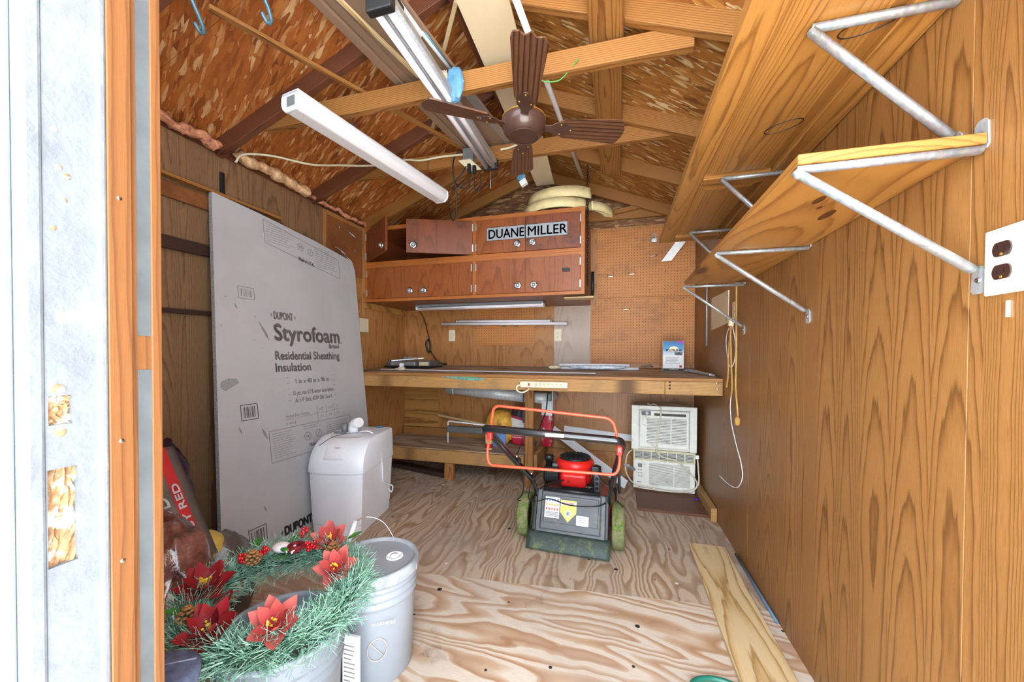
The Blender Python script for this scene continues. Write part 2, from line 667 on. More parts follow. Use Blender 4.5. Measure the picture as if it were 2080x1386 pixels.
LUMBER_D = wood('aged_rafter_lumber', '371a10', '673823', '7a482e', freq=120, tilt=0.03, wob=0.03, depth=0.06, pore=0.3, knots=0.14, rough=0.6, tone=0.35, seed=6.0)
PINE = wood('pale_pine', 'a07c48', 'cbae7e', 'd6bf94', freq=85, tilt=0.05, wob=0.05, depth=0.02, pore=0.15, rough=0.55, tone=0.15, seed=3.3)
PINE_W = wood('warm_pine', '6e421a', '9c682e', 'a9773a', freq=75, tilt=0.05, wob=0.07, depth=0.025, pore=0.2, knots=0.17, rough=0.45, tone=0.3, seed=7.7, contrast=0.7)
OAKDOOR = wood('honey_oak', '784d20', 'a06c32', 'ac783c', freq=140, tilt=0.02, wob=0.02, depth=0.05, pore=0.4, rough=0.4, tone=0.15, seed=2.2, coat=0.15)
BENCHW = wood('worn_bench_lumber', '7a5228', 'aa7e46', 'b88e56', freq=110, tilt=0.02, wob=0.03, depth=0.05, pore=0.3, knots=0.16, rough=0.65, tone=0.3,
              stain=('8a6a48', 0.5, 6.0), seed=4.4)
CABINET = wood('stained_cabinet_wood', '4a200d', '87461f', '97542a', freq=85, tilt=0.10, wob=0.04, depth=0.03, pore=0.5, rough=0.4, tone=0.45, seed=1.5,
               stain=('33140a', 0.35, 4.0), coat=0.0)
CABDOOR = wood('stained_door_veneer', '5a280e', '985222', 'a6602c', axis='Z', freq=150, plank=0.11, tilt=0.05, wob=0.012, depth=0.025, pore=0.55, rough=0.4, tone=0.4,
               seed=2.7, contrast=0.5, stain=('3a170a', 0.3, 4.0), coat=0.0)
CABDARK = wood('dark_shaded_veneer', '4a2210', '84431f', '95502a', axis='Z', freq=150, plank=0.11, tilt=0.05, wob=0.012, depth=0.025, pore=0.6, rough=0.42, tone=0.5,
               seed=6.1, contrast=0.5, stain=('2a0f08', 0.4, 5.0), coat=0.0)  # darker copy: the shading of the open doors is put into its colour
CABEDGE = wood('cabinet_edge_wood', '7d3a10', 'b0642a', 'bd7434', freq=140, tilt=0.02, wob=0.02, depth=0.05, pore=0.3, rough=0.45, tone=0.3, seed=3.7)
DARKWOOD = wood('dark_shelf_wood', '20140f', '3a2820', '45302a', freq=120, depth=0.04, pore=0.4, rough=0.5, seed=1.1)
BROWNBOARD = wood('brown_stained_board', '3e2114', '6b4029', '7a4c32', axis='X', freq=50, tilt=0.1, wob=0.06, depth=0.02, pore=0.4, rough=0.55, seed=4.0, contrast=0.3)
JAMBWOOD = wood('bare_jamb_wood', '4c2b12', '6c421f', '774c26', axis='Z', freq=90, tilt=0.02, wob=0.02, depth=0.06, pore=0.25, rough=0.5, tone=0.2, seed=2.0, contrast=0.6)
STRIPG = plain('worn_grey_strip', '4c5052', 0.55, vary=0.1, vscale=18, bump=0.2, bscale=60)
FLOOR_A = plywood('floor_veneer_front', 'd6cbbb', 'c4a88c', 'a8805f', 0.10, 2.0, 21.0, 'b3a698', 0.55)
FLOOR_B = plywood('floor_veneer_back', 'c9b7a2', 'b49a7e', '957455', 1.50, 5.5, 26.0, 'a3968a', 0.65)
SHELFPLY = plywood('worn_shelf_veneer', 'bda78e', 'a88d70', '86694e', 0.1, 9.0, 8.0, '8f8378', 0.6, spots=False)
BENCHTOP = plywood('worn_bench_top', 'b89c7e', '9e7c5a', '7d5a3c', 0.05, 3.0, 8.0, '8a7d72', 0.6, spots=False)
PEG = pegmat('brown_pegboard', 'c68446', 'b8763a', '855836', 0.0)
HARDBOARD = plain('brown_hardboard', '8a5530', 0.5, vary=0.08, vscale=5, dirt=('6a3d20', 0.5, 3.0))
MASONITE = plain('taupe_hardboard', '8f7560', 0.5, vary=0.04, vscale=6)

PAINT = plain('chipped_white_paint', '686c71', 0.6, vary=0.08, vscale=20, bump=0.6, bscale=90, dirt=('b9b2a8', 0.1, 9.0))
PAINT_G = plain('pale_grey_paint', '787d80', 0.55, vary=0.05, vscale=18, bump=0.15, bscale=60)
ROTTEN = plain('weathered_bare_wood', '8f6a48', 0.8, vary=0.25, vscale=70, bump=0.6, bscale=160, dirt=('d8d2c8', 0.5, 50.0))
GALV = streaked('galvanised_steel', 'b9bec3', 'd9dde0', 0.42, 0.2)
ZINC = streaked('zinc_bracket', 'a4a9ae', 'cdd2d6', 0.36, 0.6)
CHROME = plain('chrome', 'd6d8da', 0.14, 1.0, vary=0.02)
ALU = streaked('brushed_aluminium', 'b9bcc0', 'd6d8da', 0.4, 0.8)
WHITEP = plain('white_plastic', 'e8ebf0', 0.4, vary=0.02)
OFFWHITE = plain('off_white_plastic', 'e8eef6', 0.38, vary=0.02, vscale=5)
IVORY = plain('ivory_plastic', 'e0d6bb', 0.4, vary=0.03)
CREAM = plain('cream_plastic', 'e3d3a0', 0.5, vary=0.05, dirt=('b9a878', 0.2, 8.0))
BEIGE = plain('beige_board', 'd6c3a2', 0.6, vary=0.03, vscale=4)
BLACKP = plain('black_plastic', '1b1b1d', 0.45, vary=0.1)
RUBBER = plain('black_rubber', '161616', 0.75, vary=0.15, bump=0.2)
BLACKM = plain('black_enamel', '141416', 0.25, 0.0, vary=0.05, coat=0.4)
BROWNM = plain('brown_enamel', '4a3229', 0.45, 0.2, vary=0.08, coat=0.3)
REDP = plain('red_plastic', 'd8231e', 0.35, vary=0.06, dirt=('7c1712', 0.2, 20.0))
REDWIRE = plain('red_coated_wire', 'f04a2e', 0.35, vary=0.03)
DECKRED = plain('dusty_red_deck', 'b02a26', 0.5, vary=0.15, vscale=25, dirt=('6e5648', 0.8, 14.0))
GREY = plain('dark_grey_plastic', '55585b', 0.5, vary=0.06, dirt=('6a6a62', 0.3, 12.0))
FLAPG = plain('rubber_flap', '33403c', 0.55, vary=0.12, vscale=30, dirt=('5d6a3a', 0.4, 20.0))
GRASSY = plain('grass_caked_tyre', '5f7236', 0.95, vary=0.22, vscale=90, bump=1.0, bscale=220, dirt=('857c60', 0.8, 30.0))
INK = plain('grey_print_ink', '85807f', 0.6, vary=0.05)
INK_D = plain('dark_print_ink', '3a3637', 0.6, vary=0.05)
BLACKINK = plain('black_print_ink', '101010', 0.5)
REDINK = plain('red_print_ink', 'b51f24', 0.5)
PAPER = plain('white_label', 'e9e9e9', 0.5, vary=0.02)
FOAM = plain('grey_faced_foam', 'b2b3b5', 0.6, vary=0.03, vscale=3)
FOAMEDGE = plain('foam_edge', '8f9190', 0.8, vary=0.18, vscale=120, bump=0.4)
TUBEGLASS = plain('unlit_fluorescent_tube', 'f4f2fa', 0.3, vary=0.01)
DIFFUSER = plain('frosted_diffuser', 'e8e6ea', 0.35, vary=0.01)
INSUL = plain('pink_glass_wool', 'c98a68', 0.95, vary=0.25, vscale=40, bump=1.0, bscale=90)
INSUL_Y = plain('tan_glass_wool', 'd9b184', 0.95, vary=0.22, vscale=40, bump=1.0, bscale=90)
TEAL = plain('teal_paint_smear', '5f8f80', 0.6, vary=0.2, vscale=60)
BLUEP = plain('blue_plastic', '5e8fae', 0.4, vary=0.12)
BLUEDARK = plain('blue_grey_metal', '4f7f8e', 0.35, 0.4)
CORDW = plain('white_cord', 'd9d2bd', 0.5)
CORDT = plain('tan_cord', 'b08544', 0.6)
BOUNCE_GROUND = plain('pale_bounce_ground', 'cfcbc2', 0.9, vary=0.08, vscale=3)

# ------------------------------------------------------------------ the room
XL, XR, YB, YF = -2.16, 0.642, 3.541, 0.315
RX, RZ, SL = -0.745, 2.827, 0.385           # ridge position and roof slope


def deck(x):
    return RZ - SL * abs(x - RX)


g = MB().box((-6, -8, -0.32), (6, 0.19, -0.16)).build('ground', BOUNCE_GROUND, world=True)  # unseen pale ground outside, added to bounce daylight into the shed
struct(g)

floor = room('floor')
sub = MB().box((XL - 0.1, 0.19, -0.16), (XR + 0.1, YB + 0.1, -0.02)).build('subfloor', LUMBER_D, floor)
MB().prism([(XL - 0.04, 0.19), (XR + 0.04, 0.19), (XR + 0.04, 1.829), (XL - 0.04, 1.553)], 'z', -0.02, 0.0).build('plywood_sheet', FLOOR_A, floor)
MB().prism([(XL - 0.04, 1.556), (-0.70, 1.6995), (-0.70, YB), (XL - 0.04, YB)], 'z', -0.02, 0.0).build('plywood_sheet', FLOOR_B, floor)
MB().prism([(-0.698, 1.700), (XR + 0.04, 1.832), (XR + 0.04, YB), (-0.698, YB)], 'z', -0.02, -0.0003).build('plywood_sheet', FLOOR_B, floor)

wall_right = room('wall_right')
for y0, y1 in ((-0.3, 0.921), (0.923, 2.140), (2.142, YB)):
    y0 = max(y0, 0.19)
    MB().box((XR, y0, 0.0), (XR + 0.006, y1, 2.30)).build('wall_panel', PANEL_R, wall_right, bevel=0.0006, bseg=1)
MB().box((XR + 0.006, 0.19, 0), (XR + 0.1, YB + 0.1, 2.30)).build('studwork', LUMBER_D, wall_right)

wall_left = room('wall_left')
for y0, y1 in ((YF, 1.20), (1.202, 2.398), (2.40, YB)):
    MB().box((XL - 0.006, y0, 0.0), (XL, y1, 2.20)).build('wall_panel', PANEL_L if y1 < 3 else PANEL_B, wall_left, bevel=0.0006, bseg=1)
MB().box((XL - 0.1, 0.19, 0), (XL - 0.006, YB + 0.1, 2.255)).build('studwork', LUMBER_D, wall_left)
plank('wood_trim', (XL + 0.006, 2.415, 1.0), (XL + 0.006, 2.415, 2.19), 0.02, 0.012, LUMBER, wall_left, up=(1, 0, 0))
plank('wood_trim', (XL + 0.004, 2.862, 0.95), (XL + 0.004, 2.862, 2.18), 0.03, 0.010, BENCHW, wall_left, up=(1, 0, 0))
plank('wood_trim', (XL + 0.008, 2.88, 1.525), (XL + 0.008, 3.53, 1.525), 0.06, 0.012, PANEL_H, wall_left, up=(1, 0, 0))

wall_back = room('wall_back')
xs = (XL, -1.765, -1.128, -0.571, -0.2325, XR)
mats = (PANEL_H, PANEL_B, PANEL_B, PANEL_B, PANEL_B)
MB().box((XL, YB, 0.0), (-1.766, YB + 0.006, 0.97)).build('wall_panel', PANEL_H, wall_back, bevel=0.0006)
MB().box((XL, YB, 0.971), (-1.766, YB + 0.006, 2.24)).build('wall_panel', PANEL_B, wall_back, bevel=0.0006)
for a, b in ((-1.765, -1.129), (-1.128, -0.572), (-0.571, XR)):
    MB().box((a, YB, 0.0), (b, YB + 0.006, 2.24)).build('wall_panel', PANEL_B, wall_back, bevel=0.0006)
MB().prism([(XL - 0.1, 0), (XR + 0.1, 0), (XR + 0.1, deck(XR) - 0.03), (RX, RZ), (XL - 0.1, deck(XL) - 0.03)], 'y', YB + 0.008, YB + 0.1).build('gable_sheathing', OSB_G, wall_back)
plank('gable_plate', (XL, YB - 0.015, 2.345), (XR, YB - 0.015, 2.345), 0.03, 0.085, LUMBER, wall_back)
plank('wall_ledger', (-0.66, YB - 0.02, 0.265), (0.12, YB - 0.02, 0.265), 0.03, 0.085, BENCHW, wall_back)
plank('scrap_cleat', (-0.03, YB - 0.045, 2.36), (0.26, YB - 0.045, 2.405), 0.03, 0.04, LUMBER, wall_back)

wall_front = room('wall_front')
MB().box((XL, 0.195, 0), (-0.545, YF, 2.28)).build('wall_panel', PANEL_L, wall_front)

ceiling = room('ceiling')
SEAMS = (0.10, 1.22, 2.44, YB + 0.1)
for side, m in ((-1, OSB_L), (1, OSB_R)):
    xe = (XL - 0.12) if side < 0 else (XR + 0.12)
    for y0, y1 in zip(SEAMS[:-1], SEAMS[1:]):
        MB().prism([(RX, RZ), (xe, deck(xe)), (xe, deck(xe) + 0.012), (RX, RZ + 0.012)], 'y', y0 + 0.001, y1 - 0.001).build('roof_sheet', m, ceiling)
MB().prism([(RX, RZ + 0.02), (XL - 0.15, deck(XL - 0.15) + 0.02), (XL - 0.15, deck(XL - 0.15) + 0.03), (RX, RZ + 0.03), (XR + 0.15, deck(XR + 0.15) + 0.03), (XR + 0.15, deck(XR + 0.15) + 0.02)],
           'y', 0.08, YB + 0.12).build('roof_felt', BLACKP, ceiling)
RD = 0.089


def rafter(y, side, m):
    xe = (XL - 0.02) if side < 0 else (XR + 0.02)
    off = 0.5 * RD / math.cos(math.atan(SL))
    xr_ = RX + side * 0.012
    a = (xr_, y + 0.019, deck(xr_) - off)
    b = (xe, y + 0.019, deck(xe) - off)
    plank('rafter', a, b, 0.038, RD, m, ceiling)


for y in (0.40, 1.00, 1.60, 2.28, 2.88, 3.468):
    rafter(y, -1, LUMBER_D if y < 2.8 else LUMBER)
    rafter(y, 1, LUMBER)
plank('ridge_board', (RX, 0.12, RZ - 0.065), (RX, YB, RZ - 0.065), 0.019, 0.12, LUMBER_D, ceiling)
plank('collar_tie', (-1.86, 1.658, 2.352), (0.285, 1.658, 2.352), 0.038, 0.092, LUMBER, ceiling)
plank('collar_tie', (-1.86, 2.338, 2.382), (0.33, 2.338, 2.382), 0.038, 0.092, LUMBER, ceiling)
# flat board nailed under the rafters on one slope
_bx = -0.055
plank('nailed_board', (_bx, 0.55, deck(_bx) - 0.115), (_bx, 2.93, deck(_bx) - 0.115), 0.15, 0.018, LUMBER, ceiling, up=(SL, 0, 1))

# glass-wool insulation showing above the left wall panels
for i, (y0, y1, zc, rr, m) in enumerate(((1.16, 1.60, 2.225, 0.035, INSUL), (1.68, 2.20, 2.235, 0.045, INSUL_Y), (2.24, 2.86, 2.215, 0.018, INSUL))):
    pts, rads = [], []
    k = 16
    for j in range(k + 1):
        t = j / k
        pts.append((XL + 0.035 + random.uniform(-.012, .012), y0 + (y1 - y0) * t, zc + random.uniform(-.012, .012)))
        rads.append(rr * (0.75 + 0.5 * random.random()) * (1 if 0 < j < k else 0.4))
    o = MB().tube(smooth(pts, 2), [rads[min(k, int(q / 2))] for q in range(2 * k + 1)], 10, flat=0.7)
    for v in o.v:
        v += Vector((random.uniform(-.006, .006), random.uniform(-.006, .006), random.uniform(-.006, .006)))
    o = o.build('insulation_batt', m)
    tag(o, ('pink glass wool stuffed above the wall panelling beside the doorway', 'torn tan glass wool strip hanging out above the tall grey foam board',
            'thin ragged glass wool strip above the hardboard near the cabinets')[i], 'insulation', 'insulation tufts along the eave')

# ------------------------------------------------------------------ the door frame in front
door_1 = room('door_1')
ZT = 2.3
MB().box((-0.56, 0.150, -0.1), (-0.512, 0.2035, ZT)).build('outer_casing', PAINT_G, door_1, bevel=0.002)
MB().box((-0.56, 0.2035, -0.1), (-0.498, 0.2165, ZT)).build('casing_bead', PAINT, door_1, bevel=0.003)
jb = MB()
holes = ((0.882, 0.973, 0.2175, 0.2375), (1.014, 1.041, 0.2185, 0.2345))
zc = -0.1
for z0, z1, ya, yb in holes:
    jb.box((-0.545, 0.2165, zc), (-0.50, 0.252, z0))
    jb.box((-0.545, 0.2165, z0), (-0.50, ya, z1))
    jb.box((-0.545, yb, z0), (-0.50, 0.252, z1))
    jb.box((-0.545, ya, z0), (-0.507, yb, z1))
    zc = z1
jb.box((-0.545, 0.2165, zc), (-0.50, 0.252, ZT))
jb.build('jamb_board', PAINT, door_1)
for z0, z1, ya, yb in holes:
    m = MB()
    def rough_face(u, v, z0=z0, z1=z1, ya=ya, yb=yb):
        return (-0.5065 + random.uniform(0, 0.004), ya + (yb - ya) * u, z0 + (z1 - z0) * v)
    m.grid(rough_face, 8, 16, False)
    m.build('strike_mortise', ROTTEN, door_1)
for y, z, r in ((0.224, 1.286, 0.0022), (0.227, 1.253, 0.0025), (0.233, 1.247, 0.0025), (0.230, 1.224, 0.0026), (0.223, 1.196, 0.0022), (0.2255, 1.047, 0.0045), (0.2255, 1.007, 0.0045)):
    MB().lathe([(1e-6, 0.0006), (r, 0.0004), (r * 1.1, 0)], (-0.5, y, z), 10, M=Matrix.Rotation(math.pi / 2, 4, 'Y')).build('screw_hole', ROTTEN, door_1)
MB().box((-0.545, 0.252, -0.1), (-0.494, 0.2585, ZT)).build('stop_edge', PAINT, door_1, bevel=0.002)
MB().box((-0.545, 0.2585, -0.1), (-0.4935, 0.2785, ZT)).build('door_stop', JAMBWOOD, door_1, bevel=0.001)
MB().box((-0.545, 0.2785, -0.1), (-0.499, 0.2850, ZT)).build('jamb_back', JAMBWOOD, door_1)
MB().box((-0.545, 0.2850, -0.1), (-0.4985, 0.2975, 1.063)).build('painted_strip', STRIPG, door_1)
MB().box((-0.545, 0.2850, 1.100), (-0.4985, 0.2975, ZT)).build('painted_strip', STRIPG, door_1)
MB().box((-0.545, 0.2850, 1.063), (-0.4990, 0.2975, 1.100)).build('bare_patch', JAMBWOOD, door_1)
MB().box((-0.545, 0.2975, -0.1), (-0.4975, 0.3075, ZT)).build('inner_casing', JAMBWOOD, door_1, bevel=0.001)
for z in (0.99, 1.24, 0.865):
    MB().lathe([(1e-6, 0.0005), (0.0022, 0.0004), (0.0024, 0)], (-0.4935, 0.268, z), 10, M=Matrix.Rotation(math.pi / 2, 4, 'Y')).build('nail_head', CHROME, door_1)
# ------------------------------------------------------------------ grey foam sheathing board leaning on the left wall
LEAN = math.atan(0.12)
FM = Matrix.Translation((-1.85, 1.40, 0.0)) @ Matrix.Rotation(-LEAN, 4, 'Y')
# board axes: local y runs along the wall, local z up the board, local +x is the printed face
foam = thing('foam_board', 'tall grey printed foam sheathing board leaning on the left wall', 'insulation board', M=FM)
outline = [(-0.012, 0.0), (1.20, 0.0), (1.20, 0.65), (1.215, 1.3), (1.232, 1.78), (1.205, 1.852), (0.82, 1.905), (0.40, 1.945), (0.122, 1.962), (0.118, 1.94)]
MB().prism(outline, 'x', -0.024, -0.001).build('foam_core', FOAMEDGE, foam, local=True)
MB().prism(outline, 'x', -0.001, 0.0).build('printed_face', FOAM, foam, local=True)


def fp(y, z, d=0.0006):
    return FM @ Vector((d, y - 1.40, z))


FR = FM.to_3x3() @ Vector((0, 1, 0))
FU = FM.to_3x3() @ Vector((0, 0, 1))


def ftext(body, y0, z0, h, y1=None, m=INK, bold=0.0, z1=None):
    r = FR if z1 is None else (fp(y1, z1) - fp(y0, z0))
    return text(body, plane_M(fp(y0, z0), r, FU), h, m, foam, width=(y1 - y0) if y1 else None, bold=bold, depth=0.0002)


def frect(y0, z0, y1, z1, t=0.004, m=INK, skew=0.0):
    r = MB()
    for a, b in (((y0, z0), (y1, z0 + skew)), ((y1, z0 + skew), (y1, z1 + skew)), ((y1, z1 + skew), (y0, z1)), ((y0, z1), (y0, z0))):
        r.beam(fp(*a, 0.0002), fp(*b, 0.0002), t, 0.0006, up=FM.to_3x3() @ Vector((1, 0, 0)))
    return r.build('print_border', m, foam)


def flines(y0, y1, z0, rows, step, m=INK, t=0.003, rag=0.3):
    r = MB()
    for i in range(rows):
        ye = y1 - (y1 - y0) * rag * random.random()
        yy = y0
        while yy < ye:
            w = random.uniform(0.012, 0.035)
            r.beam(fp(yy, z0 - i * step, 0.0002), fp(min(yy + w, ye), z0 - i * step, 0.0002), t, 0.0005, up=FM.to_3x3() @ Vector((1, 0, 0)))
            yy += w + 0.006
    o = r.build('fine_print', m, foam)
    o['kind'] = 'stuff'
    return o


def fbarcode(y0, z0, y1, z1, m=INK):
    r = MB()
    yy = y0
    while yy < y1:
        w = random.choice((0.0015, 0.003, 0.0045))
        r.beam(fp(yy, z0, 0.0002), fp(yy, z1, 0.0002), w, 0.0005, up=FM.to_3x3() @ Vector((1, 0, 0)))
        yy += w + random.choice((0.003, 0.005))
    o = r.build('bar_code', m, foam)
    o['kind'] = 'stuff'


def fdisc(y, z, r0, m=INK, slash=False):
    r = MB()
    k = 20
    pts = [fp(y + r0 * math.cos(2 * math.pi * i / k), z + r0 * math.sin(2 * math.pi * i / k), 0.0002) for i in range(k)]
    for i in range(k):
        r.beam(pts[i], pts[(i + 1) % k], 0.004, 0.0005, up=FM.to_3x3() @ Vector((1, 0, 0)))
    if slash:
        r.beam(pts[3], pts[13], 0.004, 0.0005, up=FM.to_3x3() @ Vector((1, 0, 0)))
    r.build('printed_symbol', m, foam)


ftext('DUPONT', 1.822, 1.308, 0.046, 1.962, INK, 0.003)
for yy, s in ((1.806, -1), (1.982, 1)):
    MB().add([fp(yy - s * 0.006, 1.345), fp(yy - s * 0.006, 1.315), fp(yy + s * 0.008, 1.33)], [(0, 1, 2)]).build('brand_arrow', INK, foam)
ftext('Styrofoam', 1.812, 1.178, 0.100, 2.362, INK, 0.006)
ftext('.', 2.368, 1.172, 0.09, None, INK)
ftext('Brand', 2.255, 1.136, 0.032, 2.352, INK, 0.002)
ftext('Residential Sheathing', 1.803, 1.058, 0.052, 2.345, INK, 0.003)
ftext('Insulation', 1.797, 0.985, 0.052, 2.065, INK, 0.003)
ftext('1 in x 48 in x 96 in', 1.93, 0.905, 0.030, 2.215, INK, 0.001)
ftext('15 psi; max 0.1% water absorption', 1.905, 0.832, 0.028, 2.250, INK, 0.0005)
ftext('At \u2264 4" thick, ASTM E84 Class A', 1.920, 0.785, 0.028, 2.240, INK, 0.0005)
ftext('Nominal Board Thickness', 1.838, 0.700, 0.018, 2.02, INK)
ftext('R-VALUE', 1.838, 0.655, 0.018, 1.91, INK)
tb = MB()
for a, b in (((1.838, 0.688), (2.30, 0.700)), ((2.09, 0.745), (2.09, 0.650)), ((2.17, 0.745), (2.17, 0.650)), ((2.245, 0.745), (2.245, 0.655))):
    tb.beam(fp(*a, 0.0002), fp(*b, 0.0002), 0.003, 0.0005, up=FM.to_3x3() @ Vector((1, 0, 0)))
tb.build('print_table', INK, foam)
for s, y in (('0.5"', 2.11), ('0.75"', 2.185), ('1"', 2.265)):
    ftext(s, y, 0.712, 0.016)
for s, y in (('2.5', 2.115), ('3.8', 2.19), ('5.0', 2.262)):
    ftext(s, y, 0.665, 0.016)
tk = MB()
for yy in (1.872, 2.262):
    for i in range(6):
        z = 0.945 - i * 0.036
        tk.beam(fp(yy, z, 0.0002), fp(yy + 0.016, z, 0.0002), 0.003, 0.0005, up=FM.to_3x3() @ Vector((1, 0, 0)))
tk = tk.build('ruler_ticks', INK, foam)
tk['kind'] = 'stuff'
# upper and lower fine-print boxes
frect(1.815, 1.775, 2.445, 1.918, skew=-0.10 + 0.0)
flines(1.83, 2.045, 1.895, 8, 0.015)
fdisc(2.088, 1.822, 0.024); fdisc(2.170, 1.806, 0.022, slash=True)
ftext('UL', 2.076, 1.815, 0.016, None, INK, 0.001)
ftext('Made in U.S.A.', 2.06, 1.728, 0.024, 2.19, INK_D, 0.001, z1=1.712)
flines(2.215, 2.425, 1.858, 10, 0.015, rag=0.15)
frect(1.716, 0.458, 2.396, 0.640)
flines(1.735, 1.90, 0.622, 11, 0.014)
fdisc(1.990, 0.560, 0.026); fdisc(2.083, 0.562, 0.024, slash=True)
ftext('UL', 1.978, 0.552, 0.016, None, INK, 0.001)
flines(1.96, 2.12, 0.625, 2, 0.014)
flines(2.155, 2.385, 0.615, 8, 0.014)
ftext('Made in U.S.A.', 1.995, 0.492, 0.022, 2.14, INK, 0.001)
for (y0, z0, y1, z1, m) in ((1.612, 1.405, 1.708, 1.472, INK), (1.562, 0.728, 1.660, 0.812, INK_D), (1.540, 0.050, 1.642, 0.145, INK_D)):
    frect(y0, z0, y1, z1, 0.004, m)
    fbarcode(y0 + 0.015, z0 + 0.012, y1 - 0.012, z1 - 0.012, m)
ftext('DUPONT', 1.752, 0.026, 0.050, 1.955, INK_D, 0.004)
MB().add([fp(1.742, 0.066), fp(1.742, 0.028), fp(1.728, 0.047)], [(0, 1, 2)]).build('brand_arrow', INK_D, foam)
# scuffs torn through the facing
for y0, z0, y1, z1, w in ((1.715, 1.290, 1.790, 1.150, 0.020), (1.583, 1.372, 1.600, 1.335, 0.010), (1.540, 0.705, 1.560, 0.650, 0.010), (1.672, 0.672, 1.712, 0.585, 0.016), (1.640, 0.245, 1.655, 0.20, 0.012), (1.535, 0.165, 1.545, 0.125, 0.006)):
    a, b = Vector((y0, z0)), Vector((y1, z1))
    d = (b - a); nrm = Vector((-d.y, d.x)).normalized()
    pl = []
    for i in range(9):
        t = i / 8
        pl.append(a + d * t + nrm * w * 0.5 * math.sin(math.pi * min(1, t * 1.15)) * random.uniform(0.6, 1.2))
    for i in range(8, -1, -1):
        t = i / 8
        pl.append(a + d * t - nrm * w * 0.5 * math.sin(math.pi * min(1, t * 1.15)) * random.uniform(0.6, 1.2))
    MB().add([fp(p.x, p.y, 0.0004) for p in pl], [tuple(range(len(pl)))]).build('torn_scuff', INK, foam)
pp = [(0.0, 0.0), (0.04, 0.018), (0.085, 0.012), (0.10, -0.01), (0.06, -0.03), (0.02, -0.05), (-0.005, -0.03)]
MB().add([fp(1.47 + a, 0.945 + b, 0.0004) for a, b in pp], [tuple(range(7))]).build('peeled_patch', FOAMEDGE, foam)
for i in range(26):
    y, z, r0 = random.uniform(1.5, 2.55), random.uniform(0.3, 1.8), random.uniform(0.0015, 0.004)
    if i < 14:
        MB().add([fp(y + r0 * math.cos(k), z + r0 * 1.5 * math.sin(k), 0.0003) for k in (0, 1.2, 2.4, 3.6, 4.9)], [(0, 1, 2, 3, 4)]).build('dent_mark', INK, foam)

# ------------------------------------------------------------------ workbench across the back wall
BZ0, BZ1 = 0.942, 0.980
wb = thing('workbench', 'long wooden workbench with a plywood top and two-by-four front across the back wall', 'workbench', (-0.75, 3.0, 0.0))
MB().add([(XL + 0.012, 2.622, BZ0 - 0.019), (XR - 0.004, 2.622, BZ0 - 0.019), (XR - 0.004, YB - 0.006, BZ1 - 0.019), (XL + 0.012, YB - 0.006, BZ1 - 0.019),
          (XL + 0.012, 2.622, BZ0), (XR - 0.004, 2.622, BZ0), (XR - 0.004, YB - 0.006, BZ1), (XL + 0.012, YB - 0.006, BZ1)],
         [(0, 3, 2, 1), (4, 5, 6, 7), (0, 1, 5, 4), (1, 2, 6, 5), (2, 3, 7, 6), (3, 0, 4, 7)]).build('bench_top', BENCHTOP, wb)
plank('top_lipping', (XL + 0.012, 2.617, BZ0 - 0.0095), (XR - 0.004, 2.617, BZ0 - 0.0095), 0.010, 0.020, LUMBER, wb, bevel=0.001)
plank('front_rail', (XL + 0.012, 2.632, BZ0 - 0.064), (0.30, 2.632, BZ0 - 0.064), 0.038, 0.086, BENCHW, wb, bevel=0.002)
plank('front_rail', (0.302, 2.632, BZ0 - 0.064), (XR - 0.004, 2.632, BZ0 - 0.064), 0.038, 0.086, BENCHW, wb, bevel=0.002)
for x in (-2.0, -0.9, 0.2):
    plank('cross_joist', (x, 2.652, BZ0 - 0.065), (x, YB - 0.01, BZ1 - 0.065), 0.038, 0.085, LUMBER_D, wb)
teal = MB()
tp = [(-1.295, 0.928), (-1.2, 0.932), (-1.05, 0.928), (-0.95, 0.915), (-0.93, 0.905), (-0.99, 0.896), (-1.10, 0.899), (-1.17, 0.905), (-1.23, 0.912), (-1.27, 0.918)]
teal.add([(x, 2.6125, z) for x, z in tp], [tuple(range(len(tp)))]).build('paint_smear', TEAL, wb)
for x, z in ((0.605, 0.915), (0.607, 0.876), (0.33, 0.915), (0.33, 0.895), (0.33, 0.875)):
    MB().lathe([(1e-6, 0.002), (0.006, 0.001), (0.007, 0)], (x, 2.613, z), 10, M=Matrix.Rotation(math.pi / 2, 4, 'X')).build('screw_head', CHROME if x > 0.5 else DARKWOOD, wb)

# ------------------------------------------------------------------ wall cabinets, two long rows
CY = 2.874
CXL, CXR = XL + 0.006, -0.237


def cab_door(cab, x0, x1, z0, z1, hinge_left, ang, kx, kz, mat):
    """a door about its hinge edge; ang = how far it stands open"""
    hx = x0 if hinge_left else x1
    M = Matrix.Translation((hx, CY - 0.002, 0)) @ Matrix.Rotation(-ang if hinge_left else ang, 4, 'Z')
    m = MB()
    a, b = (0, x1 - x0) if hinge_left else (x0 - x1, 0)
    m.box((a, -0.019, z0), (b, 0.0, z1), M=M)
    d = m.build('door', mat, cab, bevel=0.0015)
    T = M @ Matrix.Translation((kx - hx, -0.019, kz)) @ Matrix.Rotation(math.pi / 2, 4, 'X')
    MB().lathe([(1e-6, 0.004), (0.010, 0.005), (0.015, 0.010), (0.025, 0.009), (0.029, 0.004), (0.030, 0.0)], (0, 0, 0), 28, M=T).build('knob_plate', CHROME, d)
    MB().lathe([(1e-6, 0.026), (0.011, 0.024), (0.014, 0.017), (0.013, 0.012), (0.007, 0.004)], (0, 0, 0), 18, M=T).build('knob', ZINC, d)
    for hz in (z0 + 0.05, z1 - 0.05):
        MB().box((-0.006 if hinge_left else -0.004, -0.024, hz - 0.028), (0.004 if hinge_left else 0.006, -0.017, hz + 0.028), M=M).build('hinge', ZINC, d, bevel=0.001)
    return d, M


